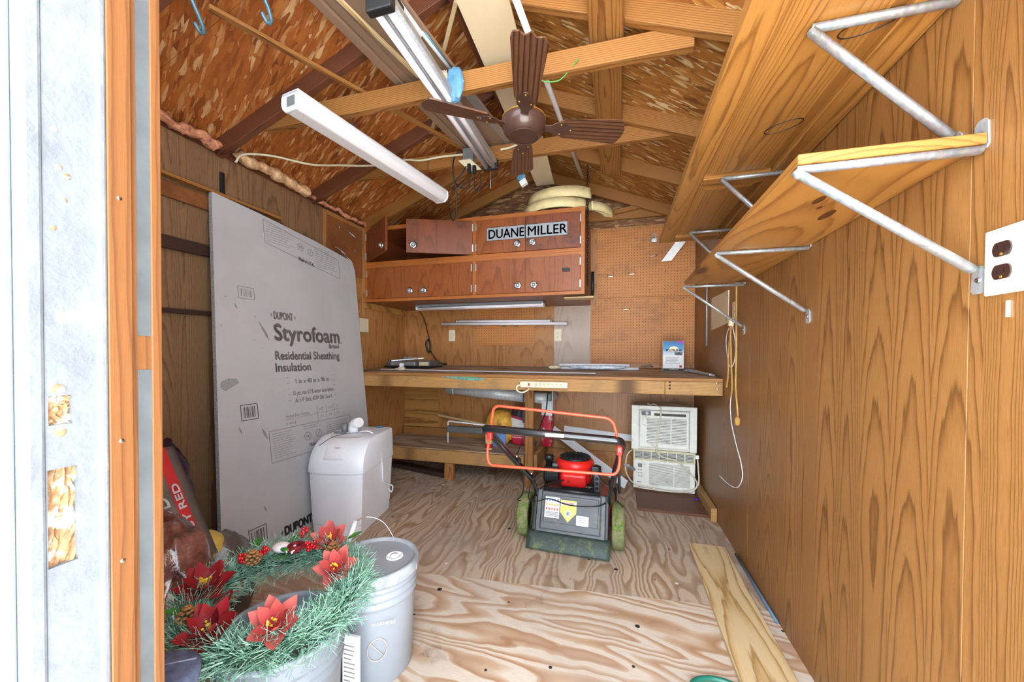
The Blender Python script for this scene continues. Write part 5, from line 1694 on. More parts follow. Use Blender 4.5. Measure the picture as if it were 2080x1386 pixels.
# ------------------------------------------------------------------ ceiling fan
FC = Vector((-0.392, 1.585, 2.069))
fan = thing('ceiling_fan', 'brown ceiling fan with four wood-grain blades hanging from the collar ties', 'ceiling fan', tuple(FC))
MB().lathe([(1e-5, -0.052), (0.052, -0.050), (0.072, -0.044), (0.078, -0.034), (0.088, -0.026), (0.090, -0.010), (0.094, 0.004), (0.094, 0.018), (0.088, 0.030), (0.066, 0.042), (0.040, 0.052), (0.020, 0.060)], tuple(FC), 40).build('motor_housing', BROWNM, fan)
MB().lathe([(0.0895, 0.020), (0.0945, 0.022), (0.0945, 0.025), (0.0885, 0.028)], tuple(FC), 40, caps=False).build('brass_band', GOLD, fan)
MB().lathe([(0.056, -0.0505), (0.060, -0.054), (0.064, -0.049)], tuple(FC), 36, caps=False).build('cap_ring', BROWNM, fan)
MB().tube([FC + Vector((0, 0, 0.05)), FC + Vector((0, 0, 0.235))], 0.012, 12).build('down_rod', BROWNM, fan)
MB().lathe([(0.030, 0.20), (0.052, 0.24), (0.055, 0.262)], tuple(FC), 24).build('canopy', BROWNM, fan)
BLADE = wood('dark_blade_veneer', '241510', '4a2f22', '6a452f', axis='X', freq=60, tilt=0.0, wob=0.004, depth=0.0, pore=0.5, rough=0.35, tone=0.2, seed=3.0)
for bi, (ang, L) in enumerate(((-73.8, 0.470), (21.0, 0.440), (-144.5, 0.430), (105.5, 0.425))):
    T = Matrix.Translation(FC + Vector((0, 0, -0.004))) @ Matrix.Rotation(math.radians(ang), 4, 'Z') @ Matrix.Rotation(math.radians(-14), 4, 'X')
    x0 = 0.155
    edge = [(x0, -0.036), (x0 + 0.02, -0.046), (L - 0.035, -0.064)]
    if bi == 0:                                     # chipped tip
        edge += [(L - 0.012, -0.058), (L - 0.004, -0.036), (L - 0.016, -0.018), (L + 0.004, 0.004), (L - 0.012, 0.020), (L - 0.004, 0.046), (L - 0.030, 0.062)]
    else:
        edge += [(L - 0.022, -0.060), (L - 0.012, -0.046), (L - 0.010, -0.034), (L - 0.002, -0.020), (L, 0.0), (L - 0.002, 0.020), (L - 0.010, 0.034), (L - 0.012, 0.046), (L - 0.022, 0.060), (L - 0.035, 0.064)]
    edge += [(x0 + 0.02, 0.046), (x0, 0.036)]
    m = MB().prism(edge, 'z', -0.003, 0.003)
    me = bpy.data.meshes.new('blade')
    me.from_pydata([tuple(v) for v in m.v], [], m.f)
    bl = link('blade', me, BLADE, fan, WM[fan.name].inverted() @ T)
    ir = MB().prism([(0.080, -0.016), (0.115, -0.018), (0.140, -0.034), (0.170, -0.036), (0.215, -0.008), (0.215, 0.008), (0.170, 0.036), (0.140, 0.034), (0.115, 0.018), (0.080, 0.016)], 'z', -0.0075, -0.0035)
    me = bpy.data.meshes.new('blade_iron')
    me.from_pydata([tuple(v) for v in ir.v], [], ir.f)
    io = link('blade_iron', me, BROWNM, bl, Matrix.Identity(4))
    k_ = io.modifiers.new('bevel', 'BEVEL'); k_.width = 0.0015; k_.segments = 2
    for sx, sy in ((0.158, -0.024), (0.158, 0.024), (0.203, 0.0)):
        MB().lathe([(0.0045, -0.0075), (0.003, -0.0095), (1e-5, -0.010)], (sx, sy, 0), 8).build('screw', GOLD, bl, local=True)
    MB().tube([(0.06, 0, -0.004), (0.09, 0, -0.005)], 0.014, 8, flat=0.5).build('blade_arm', BROWNM, bl, local=True)

# ------------------------------------------------------------------ hanging wrap-around light
lw = thing('wrap_light', 'long white wrap-around shop light hanging on chains under the left roof slope', 'light fixture', (-1.29, 1.88, 2.16))
A_, B_ = Vector((-1.375, 1.335, 2.178)), Vector((-1.205, 2.455, 2.195))
Lm = frame(A_, B_)
LL = (B_ - A_).length
prof = [(-0.058, 0.030), (-0.060, 0.002), (-0.052, -0.020), (-0.034, -0.036), (0.034, -0.036), (0.052, -0.020), (0.060, 0.002), (0.058, 0.030)]
MB().prism(prof, 'x', 0.014, LL - 0.014, M=Lm).build('diffuser', DIFFUSER, lw, bevel=0.006, bseg=3)
MB().prism([(-0.060, 0.028), (0.060, 0.028), (0.050, 0.046), (-0.050, 0.046)], 'x', 0.0, LL, M=Lm).build('housing', WHITEP, lw, bevel=0.003)
for a, b in ((0.0, 0.016), (LL - 0.016, LL)):
    e = MB().prism([(p[0] * 1.04, p[1] * 1.04) for p in prof] + [(0.050, 0.046), (-0.050, 0.046)], 'x', a, b, M=Lm).build('end_cap', WHITEP, lw, bevel=0.005)
MB().prism([(-0.030, -0.018), (0.020, -0.018), (0.020, 0.024), (-0.030, 0.024)], 'x', -0.0015, 0.001, M=Lm).build('end_recess', PAINT_G, lw)
CHAIN = plain('dull_chain', '6a6460', 0.4, 0.8)


def chain(p0, p1, parent, step=0.011, r=0.0035, m=CHAIN, wire=0.0011):
    p0, p1 = Vector(p0), Vector(p1)
    k = max(2, int((p1 - p0).length / step))
    mm = MB()
    F = frame(p0, p1)
    for i in range(k):
        c = p0 + (p1 - p0) * ((i + 0.5) / k)
        R = F.to_3x3() @ Matrix.Rotation(math.pi / 2 * (i % 2), 3, 'X')
        pts = [c + R @ Vector((math.cos(a) * r * 1.9, math.sin(a) * r, 0)) for a in [j * math.pi / 4 for j in range(8)]]
        mm.tube(pts, wire, 5, closed=True)
    o = mm.build('chain', m, parent)
    o['kind'] = 'stuff'
    return o


for t, top in ((0.30, (-1.338, 1.640, 2.40)), (0.86, (-1.235, 2.315, 2.42))):
    c = Lm @ Vector((LL * t, 0, 0.046))
    for s in (-1, 1):
        chain(Lm @ Vector((LL * t, 0.035 * s, 0.047)), c + Vector((0, 0, 0.05)), lw)
    chain(c + Vector((0, 0, 0.05)), top, lw)

# ------------------------------------------------------------------ twin-tube fluorescent fixture under the ties
fx = thing('fluorescent_fixture', 'twin-tube fluorescent shop light with black end caps fixed under the collar ties', 'light fixture', (-0.79, 1.72, 2.24))
P0, P1 = Vector((-0.782, 1.125, 2.272)), Vector((-0.772, 2.262, 2.272))
Fm = frame(P0, P1)
FL = (P1 - P0).length
MB().prism([(-0.045, 0.028), (-0.045, 0.006), (-0.014, 0.000), (0.0, -0.010), (0.014, 0.0), (0.045, 0.006), (0.045, 0.028)], 'x', 0.01, FL - 0.01, M=Fm).build('reflector', ALU, fx)
for s in (-1, 1):
    MB().tube([Fm @ Vector((0.012, 0.024 * s, -0.014)), Fm @ Vector((FL - 0.012, 0.024 * s, -0.014))], 0.0125, 14).build('tube', TUBEGLASS, fx)
for a, b, hh in ((-0.012, 0.020, 0.050), (FL - 0.020, FL + 0.010, 0.034)):
    MB().box((a, -0.050, -0.030), (b, 0.050, hh), M=Fm).build('end_cap', BLACKP, fx, bevel=0.006)
MB().box((-0.0125, 0.018, 0.018), (-0.0118, 0.046, 0.044), M=Fm).build('rating_label', PAPER, fx)
MB().box((-0.01, -0.040, 0.028), (0.09, 0.040, 0.055), M=Fm).build('ballast_cover', BLACKP, fx, bevel=0.004)
for i in range(26):
    MB().box((0.10 + i * 0.03, 0.0455, 0.010), (0.118 + i * 0.03, 0.0465, 0.022), M=Fm).build('vent_slot', BLACKINK, fx)
MB().tube([Fm @ Vector((FL - 0.004, 0.0, -0.030)), Fm @ Vector((FL - 0.004, 0.0, -0.145))], 0.0013, 5).build('pull_chain', plain('pull_chain', 'c9c4bc', 0.4, 0.6), fx)
MB().tube(smooth([Fm @ Vector((FL + 0.0, -0.02, -0.030)), Fm @ Vector((FL, -0.02, -0.085)), Fm @ Vector((FL, 0.0, -0.12)), Fm @ Vector((FL, 0.05, -0.105))], 6), 0.0022, 6).build('lamp_cord', BLACKP, fx)

# ------------------------------------------------------------------ things stored on top of the ties
o = plank('wood_strip', (-1.52, 1.10, 2.412), (-0.985, 2.31, 2.440), 0.030, 0.016, LUMBER)
tag(o, 'thin orange wood strip laid across the collar ties near the left slope', 'wood strip')
bp = thing('moulded_sheet', 'taupe hardboard panel with moulded edge lying on the collar ties', 'panel', (-1.0, 1.7, 2.43))
PA, PB_ = Vector((-0.985, 0.80, 2.425)), Vector((-0.79, 2.40, 2.445))
Pm = frame(PA, PB_)
PLn = (PB_ - PA).length
MB().box((0, -0.13, 0.0), (PLn, 0.19, 0.016), M=Pm).build('sheet', MASONITE, bp)
MB().box((0, 0.150, -0.012), (PLn, 0.195, 0.020), M=Pm).build('edge_moulding', MASONITE, bp, bevel=0.008, bseg=3)
MB().box((0, 0.105, -0.008), (PLn, 0.140, 0.0), M=Pm).build('edge_moulding', MASONITE, bp, bevel=0.006, bseg=3)
o = plank('pine_stick', (-1.075, 0.90, 2.410), (-0.925, 1.64, 2.416), 0.017, 0.014, PINE)
tag(o, 'pale pine stick along the taupe panel on the collar ties', 'wood strip')
o = MB().add([(-0.598, 0.70, 2.445), (-0.372, 0.70, 2.445), (-0.500, 3.05, 2.470), (-0.645, 3.05, 2.470), (-0.598, 0.70, 2.457), (-0.372, 0.70, 2.457), (-0.500, 3.05, 2.482), (-0.645, 3.05, 2.482)],
             [(0, 3, 2, 1), (4, 5, 6, 7), (0, 1, 5, 4), (1, 2, 6, 5), (2, 3, 7, 6), (3, 0, 4, 7)]).build('cream_board', BEIGE, bevel=0.002)
tag(o, 'long cream coloured board lying on the collar ties above the fan', 'board')
o = MB().tube([(-0.412, 0.95, 2.424), (-0.268, 2.96, 2.457)], 0.0135, 10).build('white_pipe', WHITEP)
tag(o, 'thin white plastic pipe lying beside the cream board on the ties', 'pipe')
wh_ = thing('white_rail', 'bent white metal rail resting on the collar ties beside the twin tubes', 'rail', (-0.79, 1.4, 2.42))
MB().beam((-0.832, 0.95, 2.412), (-0.795, 1.43, 2.416), 0.014, 0.020).build('rail', WHITEP, wh_, bevel=0.003)
MB().tube(fillet([(-0.815, 1.46, 2.345), (-0.812, 1.43, 2.405), (-0.795, 1.43, 2.425), (-0.762, 1.66, 2.425)], 0.02, 5), 0.009, 8).build('hook', WHITEP, wh_)
MB().tube([(-0.782, 1.44, 2.427), (-0.753, 1.66, 2.427)], 0.004, 6).build('blue_edge', BLUEDARK, wh_)
o = plank('track_strip', (-0.758, 1.70, 2.415), (-0.665, 2.40, 2.445), 0.05, 0.010, ALU)
tag(o, 'shiny aluminium strip on the ties behind the fan', 'metal strip')
gl = MB()
for (c, r) in (((-0.735, 1.632, 2.365), (0.030, 0.022, 0.055)), ((-0.720, 1.630, 2.305), (0.038, 0.022, 0.055))):
    pass
gl = lump('work_glove', BLUEP, (-0.728, 1.617, 2.325), (0.040, 0.018, 0.075), 0.16, 4.0, base=False, crinkle=0.1)
tag(gl, 'crumpled blue plastic glove hung over the front collar tie', 'glove')
gl = lump('plastic_scrap', plain('clear_film', 'c9b5a0', 0.2, coat=0.6), (-0.785, 1.617, 2.335), (0.026, 0.014, 0.060), 0.18, 9.0, base=False, crinkle=0.1)
tag(gl, 'crinkled clear plastic scrap beside the blue glove on the tie', 'plastic scrap')
o = plank('bare_stick', (-0.705, 1.58, 2.665), (-0.870, 1.80, 2.655), 0.020, 0.014, PINE, up=(0.4, 0, 1))
tag(o, 'short pale stick fixed under the roof sheathing near the ridge', 'wood strip')
o = plank('bare_stick', (-0.95, 1.98, 2.60), (-1.19, 2.27, 2.545), 0.020, 0.014, PINE, up=(-0.4, 0, 1))
tag(o, 'pale stick under the roof sheathing between the two collar ties', 'wood strip')
GREENW = plain('green_wire', '4f9a3c', 0.4)
o = MB().tube(smooth([(-0.350, 1.64, 2.300), (-0.31, 1.66, 2.290), (-0.25, 1.665, 2.290), (-0.20, 1.645, 2.318), (-0.165, 1.62, 2.33)], 6), 0.0028, 6).build('green_wire', GREENW)
tag(o, 'bare green earth wire dangling from the front collar tie by the fan', 'wire')
DKG = plain('dark_green_wire', '1f3a24', 0.5)
o = MB().tube([(-1.075, 1.30, 2.615), (-1.02, 1.60, 2.640)], 0.003, 6).build('dark_wire', DKG)
tag(o, 'thin dark green wire on the roof sheathing behind the taupe panel', 'wire')
HOOK = plain('blue_grey_hook', '5d7d8a', 0.35, 0.3)
for i, (x, y, lab) in enumerate(((-1.555, 1.115, 'blue-grey bicycle hook screwed into the roof, the one nearer the door frame'), (-1.262, 1.150, 'blue-grey bicycle hook screwed into the roof, nearer the taupe panel'))):
    z0 = 2.345
    h = MB().tube(smooth([(x, y - 0.09, deck(x) - 0.004), (x, y - 0.055, 2.43), (x, y - 0.02, 2.37), (x - 0.010, y, z0), (x - 0.028, y + 0.002, 2.343), (x - 0.040, y - 0.012, 2.372)], 6), 0.0075, 8).build('ceiling_hook', HOOK)
    tag(h, lab, 'hook', 'hooks in the roof')

# junction box, outlet and cords on the second tie
jx = thing('junction_box', 'grey metal junction box with a cream outlet plate below the second collar tie', 'junction box', (-0.915, 2.305, 2.285))
MB().box((-0.965, 2.270, 2.320), (-0.895, 2.318, 2.412)).build('box', PAINT_G, jx, bevel=0.003)
MB().add([(-0.985, 2.245, 2.322), (-0.905, 2.245, 2.322), (-0.855, 2.318, 2.285), (-0.935, 2.318, 2.285), (-0.985, 2.247, 2.328), (-0.905, 2.247, 2.328), (-0.855, 2.320, 2.291), (-0.935, 2.320, 2.291)],
         [(0, 3, 2, 1), (4, 5, 6, 7), (0, 1, 5, 4), (1, 2, 6, 5), (2, 3, 7, 6), (3, 0, 4, 7)]).build('cover_plate', IVORY, jx, bevel=0.001)
for dx in (0.0, 0.03):
    MB().box((-0.935 + dx, 2.268 + dx * 0.5, 2.250), (-0.912 + dx, 2.29 + dx * 0.5, 2.312)).build('plug', BLACKP, jx, bevel=0.004)
MB().tube(smooth([(-0.955, 2.29, 2.400), (-1.005, 2.28, 2.395), (-1.030, 2.27, 2.34), (-1.035, 2.28, 2.25), (-1.02, 2.3, 2.16), (-1.045, 2.35, 2.05), (-1.075, 2.38, 2.005), (-1.10, 2.40, 2.02), (-1.15, 2.44, 2.16)], 8), 0.0045, 7).build('black_cord', BLACKP, jx)
MB().tube(smooth([(-0.924, 2.28, 2.255), (-0.92, 2.28, 2.19), (-0.93, 2.27, 2.155), (-0.99, 2.27, 2.17), (-1.02, 2.28, 2.215), (-0.97, 2.27, 2.25), (-0.945, 2.28, 2.30)], 8), 0.004, 7).build('black_cord', BLACKP, jx)
MB().tube(smooth([(-0.894, 2.29, 2.26), (-0.89, 2.29, 2.17), (-0.875, 2.29, 2.125), (-0.85, 2.29, 2.17), (-0.855, 2.30, 2.25)], 8), 0.0035, 7).build('black_cord', BLACKP, jx)
MB().tube(smooth([(-0.94, 2.26, 2.2), (-1.0, 2.25, 2.145), (-1.03, 2.25, 2.155)], 8), 0.0035, 7).build('black_cord', BLACKP, jx)
ROMEX = plain('cream_cable', 'd9d0b4', 0.5)
o = MB().tube(smooth([(-2.10, 1.665, 2.175), (-2.08, 1.70, 2.235), (-1.98, 1.80, 2.262), (-1.86, 1.96, 2.275), (-1.76, 2.10, 2.325), (-1.66, 2.22, 2.366), (-1.50, 2.265, 2.378), (-1.38, 2.268, 2.392), (-1.26, 2.268, 2.374), (-1.12, 2.268, 2.378), (-0.962, 2.268, 2.372)], 8), 0.0062, 8).build('electric_cable', ROMEX)
tag(o, 'cream electric cable running from the left eave to the junction box', 'cable')
o = MB().tube(smooth([(-0.722, 2.312, 2.392), (-0.66, 2.306, 2.392), (-0.60, 2.300, 2.408), (-0.545, 2.29, 2.444)], 8), 0.0065, 8).build('electric_cable', ROMEX)
tag(o, 'short cream cable between the twin-tube light and the fan', 'cable')
sk_ = thing('hanging_socket', 'small blue box with a white socket hanging behind the fan', 'socket', (-0.66, 2.60, 2.30))
MB().box((-0.035, -0.02, -0.005), (0.015, 0.02, 0.045), M=Matrix.Translation((-0.66, 2.60, 2.315)) @ Matrix.Rotation(0.5, 4, 'Y')).build('box', BLUEP, sk_, bevel=0.008)
MB().box((-0.02, -0.02, -0.045), (0.03, 0.02, -0.008), M=Matrix.Translation((-0.66, 2.60, 2.320)) @ Matrix.Rotation(-0.5, 4, 'Y')).build('socket_face', WHITEP, sk_, bevel=0.004)
MB().tube([(-0.665, 2.60, 2.36), (-0.665, 2.60, 2.70)], 0.003, 6).build('cord', CORDW, sk_)

# ------------------------------------------------------------------ cream edging pieces on top of the cabinets, with a dark chain
def edging(label, c, rad, a0, a1, z, hgt, tiltx=0.0):
    e = thing('garden_edging', label, 'edging', (c[0], c[1], z), group='curved cream edging pieces on the cabinets')
    n_ = 22
    M = Matrix.Translation((c[0], c[1], z)) @ Matrix.Rotation(tiltx, 4, 'X')

    def arc(r, t, zz):
        a = a0 + (a1 - a0) * t
        return M @ Vector((r * math.cos(a), r * math.sin(a), zz))
    MB().grid(lambda u, v: arc(rad, u, hgt * v), n_, 1).build('outer_wall', CREAM, e, solid=0.008)
    MB().grid(lambda u, v: arc(rad - 0.07 * v, u, hgt * 0.98), n_, 1).build('top_flange', CREAM, e, solid=0.006)
    MB().grid(lambda u, v: arc(rad - 0.07, u, hgt * (0.35 + 0.63 * v)), n_, 1).build('inner_wall', CREAM, e, solid=0.005)
    for i in range(7):
        t = i / 6
        MB().add([arc(rad, t, 0.004), arc(rad, t, hgt * 0.97), arc(rad - 0.07, t, hgt * 0.97), arc(rad - 0.07, t, hgt * 0.35)], [(0, 1, 2, 3)]).build('rib', CREAM, e, solid=0.004)
    return e


edging('lowest cream edging piece on the cabinet top, in front', (-0.47, 3.14, 0), 0.30, math.radians(200), math.radians(322), 2.203, 0.072)
edging('topmost cream edging piece of the stack on the cabinet', (-0.43, 3.17, 0), 0.31, math.radians(205), math.radians(318), 2.285, 0.080)
edging('cream edging piece jutting out past the cabinet end', (-0.34, 3.23, 0), 0.30, math.radians(299), math.radians(352), 2.204, 0.066)
DKCH = plain('rusty_chain', '33241f', 0.5, 0.6, vary=0.2)
dc = thing('dark_chain', 'heavy dark chain hanging down the end of the cabinets', 'chain', (-0.226, 2.93, 1.60))
mm = MB()
p0, p1 = Vector((-0.228, 2.945, 2.62)), Vector((-0.222, 2.945, 1.62))
k = 44
for i in range(k):
    c = p0 + (p1 - p0) * ((i + 0.5) / k)
    R = Matrix.Rotation(math.pi / 2 * (i % 2), 3, 'Z')
    mm.tube([c + R @ Vector((math.sin(a) * 0.008, 0, math.cos(a) * 0.016)) for a in [j * math.pi / 4 for j in range(8)]], 0.003, 5, closed=True)
o = mm.build('chain_links', DKCH, dc)
o['kind'] = 'stuff'
MB().tube(fillet([(-0.228, 2.945, 2.60), (-0.228, 2.945, 2.66), (-0.228, 2.905, 2.675)], 0.02, 4), 0.004, 6).build('hook', DKCH, dc)

# ------------------------------------------------------------------ lights and tubes under the cabinets
uc = thing('under_cabinet_light', 'white fluorescent bar mounted under the lower cabinets', 'light fixture', (-1.2, 3.15, 1.52))
MB().box((-1.80, 3.13, 1.527), (-0.60, 3.23, 1.547)).build('housing', PAINT_G, uc, bevel=0.003)
for s in (3.155, 3.205):
    MB().tube([(-1.785, s, 1.514), (-0.615, s, 1.514)], 0.0125, 14).build('tube', TUBEGLASS, uc)
for x in (-1.80, -0.618):
    MB().box((x, 3.135, 1.500), (x + 0.018, 3.225, 1.530)).build('lamp_holder', WHITEP, uc, bevel=0.003)
MB().tube(smooth([(-1.80, 3.19, 1.52), (-1.83, 3.35, 1.44), (-1.845, 3.45, 1.32), (-1.84, 3.49, 1.22), (-1.842, 3.50, 1.14)], 8), 0.0045, 7).build('power_cord', BLACKP, uc)
MB().tube(smooth([(-1.842, 3.50, 1.14), (-1.80, 3.49, 1.08), (-1.73, 3.47, 1.02), (-1.655, 3.44, 0.992)], 8), 0.0045, 7).build('power_cord', BLACKP, uc)
MB().tube(smooth([(-1.86, 3.49, 1.235), (-1.875, 3.48, 1.21), (-1.86, 3.48, 1.13), (-1.835, 3.48, 1.12), (-1.828, 3.48, 1.19), (-1.848, 3.49, 1.24)], 6, True), 0.009, 8).build('cord_bundle', BLACKP, uc)
MB().box((-1.665, 3.425, 0.985), (-1.625, 3.45, 1.005)).build('plug', BLACKP, uc, bevel=0.003)
for (x0, x1, y, z0, z1, lab) in ((-1.70, -0.43, 3.478, 1.396, 1.380, 'longer loose fluorescent tube resting on pegboard hooks'), (-1.56, -0.59, 3.505, 1.424, 1.408, 'shorter loose fluorescent tube behind the longer one on the hooks')):
    t_ = thing('fluorescent_tube', lab, 'tube', (x0, y, z0), group='loose tubes on the hooks')
    MB().tube([(x0 + 0.014, y, z0), (x1 - 0.014, y, z1)], 0.0135, 16).build('glass_tube', TUBEGLASS, t_)
    MB().tube([(x0, y, z0), (x0 + 0.014, y, z0)], 0.0138, 16).build('end_cap', ALU, t_)
    MB().tube([(x1 - 0.014, y, z1), (x1, y, z1)], 0.0138, 16).build('end_cap', ALU, t_)


def peg_hook(x, z, label, kind=0, y=YB - 0.012, wall='back', grp='wire hooks on the pegboard'):
    def P(a, b, c):                                  # a along the wall, b out from it, c up
        return (x + a, y - b, z + c) if wall == 'back' else (XL + 0.009 + b, x + a, z + c)
    if kind == 0:
        m = MB().tube(fillet([P(0, 0, 0.012), P(0, 0.012, 0.010), P(0, 0.016, -0.018), P(0, 0.034, -0.016), P(0, 0.038, 0.004)], 0.008, 4), 0.0022, 6)
    elif kind == 1:
        m = MB().tube(fillet([P(-0.025, 0, 0.010), P(-0.025, 0.030, 0.004), P(-0.025, 0.032, -0.010), P(0.025, 0.032, -0.010), P(0.025, 0.030, 0.004), P(0.025, 0, 0.010)], 0.006, 4), 0.0024, 6)
    else:
        m = MB().tube(fillet([P(-0.03, 0, 0.03), P(-0.03, 0.04, 0.02), P(0.05, 0.06, -0.03), P(0.06, 0.06, -0.02), P(-0.01, 0.03, 0.03)], 0.006, 4), 0.0025, 6)
    o = m.build('wire_hook', CHROME)
    tag(o, label, 'hook', grp)


HK = ((0.154, 2.115, 0), (0.302, 1.963, 1), (0.124, 1.815, 1), (0.399, 1.821, 0), (-0.061, 1.803, 1), (0.272, 1.657, 0), (-0.098, 1.575, 0), (-0.145, 1.545, 0), (0.001, 1.545, 0), (0.076, 1.505, 1))
LBL = ('single wire hook near the top of the upper pegboard', 'double wire hook under the padlock on the upper pegboard', 'double wire hook at the middle of the upper pegboard', 'single wire hook right of the middle of the upper pegboard',
       'faint double wire hook by the upper pegboard left edge', 'tiny wire hook near the bottom of the upper pegboard', 'wire hook just below the seam, second from the left', 'wire hook at the lower pegboard left corner', 'wire hook below the seam near the middle left', 'double wire hook lowest on the lower pegboard')
for (x, z, kd), lb_ in zip(HK, LBL):
    peg_hook(x, z, lb_, kd)
for i, (x, z) in enumerate(((-1.30, 1.375), (-1.05, 1.372), (-0.93, 1.372))):
    peg_hook(x, z, ('wire hook holding the loose tubes at their left', 'middle wire hook holding the loose tubes', 'wire hook holding the loose tubes at their right')[i], 1, YB - 0.012)
for i, (yy, zz, kd) in enumerate(((2.52, 2.10, 0), (2.62, 2.07, 2), (2.70, 1.96, 0), (2.50, 1.90, 2), (2.58, 1.86, 2))):
    peg_hook(yy, zz, ('small wire hook at the top corner of the hardboard sheet', 'long twin-wire hook at the top of the hardboard sheet', 'curled wire hook at the middle of the hardboard sheet', 'long wire prong low on the hardboard sheet', 'lowest long wire prong on the hardboard sheet')[i], kd, wall='left', grp='wire hooks on the hardboard')
pad = thing('padlock', 'grey padlock hanging at the top of the upper pegboard', 'padlock', (0.304, YB - 0.03, 2.08))
MB().box((0.280, YB - 0.036, 2.075), (0.328, YB - 0.014, 2.112)).build('lock_body', ALU, pad, bevel=0.005)
MB().tube(fillet([(0.289, YB - 0.025, 2.11), (0.289, YB - 0.025, 2.150), (0.319, YB - 0.025, 2.150), (0.319, YB - 0.025, 2.11)], 0.014, 6), 0.0045, 8).build('shackle', ZINC, pad)
o = MB().add([(0.48, YB - 0.10, 2.06), (0.56, YB - 0.10, 2.06), (0.445, YB - 0.03, 1.905), (0.365, YB - 0.03, 1.905), (0.48, YB - 0.103, 2.06), (0.56, YB - 0.103, 2.06), (0.445, YB - 0.034, 1.905), (0.365, YB - 0.034, 1.905)],
             [(0, 1, 2, 3), (7, 6, 5, 4), (0, 4, 5, 1), (1, 5, 6, 2), (2, 6, 7, 3), (3, 7, 4, 0)]).build('metal_flashing', ALU)
tag(o, 'slanting strip of metal flashing on the pegboard below the oak shelf end', 'flashing')
for i, (x, z) in enumerate(((-0.04, 1.59), (0.10, 1.575), (0.37, 1.60), (0.60, 1.59), (0.60, 1.90), (0.60, 1.35), (0.10, 1.33))):
    pass

# ------------------------------------------------------------------ things on the workbench
def bz(y):
    return BZ0 + (BZ1 - BZ0) * (y - 2.622) / (YB - 2.628)


dv = thing('saw_attachment', 'grey and black machine base lying on the left end of the workbench', 'machine', (-1.85, 3.15, bz(3.15)))
z0 = bz(3.2) + 0.004
MB().box((-2.085, 3.06, z0), (-1.62, 3.33, z0 + 0.012)).build('base_plate', BLACKP, dv, bevel=0.002)
MB().box((-2.06, 3.08, z0 + 0.012), (-1.75, 3.32, z0 + 0.058)).build('body', GREY, dv, bevel=0.004)
MB().box((-2.02, 3.075, z0 + 0.016), (-1.77, 3.081, z0 + 0.050)).build('face_plate', ALU, dv, bevel=0.002)
MB().box((-1.74, 3.09, z0 + 0.012), (-1.63, 3.31, z0 + 0.062)).build('side_block', GREY, dv, bevel=0.004)
MB().box((-1.735, 3.084, z0 + 0.016), (-1.64, 3.091, z0 + 0.050)).build('face_plate', BEIGE, dv, bevel=0.002)
MB().beam((-2.03, 3.10, z0 + 0.060), (-1.78, 3.26, z0 + 0.085), 0.10, 0.012).build('top_lever', ZINC, dv, bevel=0.003)
MB().beam((-1.90, 3.10, z0 + 0.088), (-1.76, 3.10, z0 + 0.086), 0.03, 0.014).build('guide_arm', ALU, dv, bevel=0.003)
ad = thing('plug_adapter', 'ivory plug adapter sitting on the front left of the workbench', 'adapter', (-1.79, 2.85, bz(2.85)))
MB().box((-1.80, 2.845, bz(2.85) + 0.001), (-1.745, 2.875, bz(2.85) + 0.030)).build('adapter_body', IVORY, ad, bevel=0.006)
MB().box((-1.79, 2.850, bz(2.85) + 0.030), (-1.755, 2.870, bz(2.85) + 0.062)).build('plug_face', WHITEP, ad, bevel=0.003)
MB().tube([(-1.80, 2.86, bz(2.85) + 0.015), (-1.84, 2.86, bz(2.85) + 0.008)], 0.008, 8).build('cord_stub', CORDW, ad)
o = MB().beam((-2.0, 2.90, bz(2.9) + 0.0035), (-0.15, 2.84, bz(2.84) + 0.0035), 0.022, 0.005).build('trim_strip', WHITEP)
tag(o, 'long thin white trim strip along the workbench top', 'trim strip')
pk = thing('tube_package', 'clear plastic package of white tubes on the workbench', 'package', (-0.2, 3.2, bz(3.2)))
FILM = plain('clear_package_film', 'b9c2cc', 0.15, vary=0.15, vscale=30, coat=0.6)
for dy, z_, x0, x1 in ((0.0, 0.014, -0.44, 0.155), (0.035, 0.014, -0.46, 0.17), (0.018, 0.040, -0.47, 0.10)):
    MB().tube([(x0, 3.18 + dy, bz(3.2) + z_), (x1, 3.18 + dy, bz(3.2) + z_)], 0.0125, 10).build('white_tube', WHITEP, pk)
lump('package_film', FILM, (-0.16, 3.17, bz(3.17) + 0.024), (0.21, 0.022, 0.018), 0.15, 2.0, parent=pk, base=False, crinkle=0.15)
lump('package_end', plain('cream_label', 'd9cfae', 0.5, vary=0.15, vscale=40), (-0.51, 3.19, bz(3.19) + 0.019), (0.05, 0.028, 0.016), 0.15, 3.0, parent=pk, base=False)
bx = thing('grout_box', 'white and blue grout box standing at the right end of the workbench', 'box', (0.43, 3.27, bz(3.27)))
zb = bz(3.25) + 0.002
BX0, BX1, BY = 0.355, 0.510, 3.24
MB().box((BX0, BY, zb), (BX1, BY + 0.07, zb + 0.232)).build('carton', PAPER, bx, bevel=0.001)
gm = NT('blue_sky_print')
gx = gm.sep(gm.co())
gm.color(gm.ramp(gm.rng(gx[2], 0.13, 0.235), [(0.0, 'd6dde2'), (0.35, '5f9cc4'), (0.8, '2a78b0'), (1.0, '1f5f96')]))
MB().box((BX0 + 0.001, BY - 0.0008, zb + 0.120), (BX1 - 0.001, BY, zb + 0.231)).build('sky_print', gm.m, bx)
k = 24
MB().add([(BX0 + 0.08 + 0.042 * math.cos(math.pi * i / (k - 1)), BY - 0.0012, zb + 0.150 + 0.042 * math.sin(math.pi * i / (k - 1))) for i in range(k)], [tuple(range(k))[::-1]]).build('sun_print', plain('pale_sun', 'efe6c8', 0.5), bx)
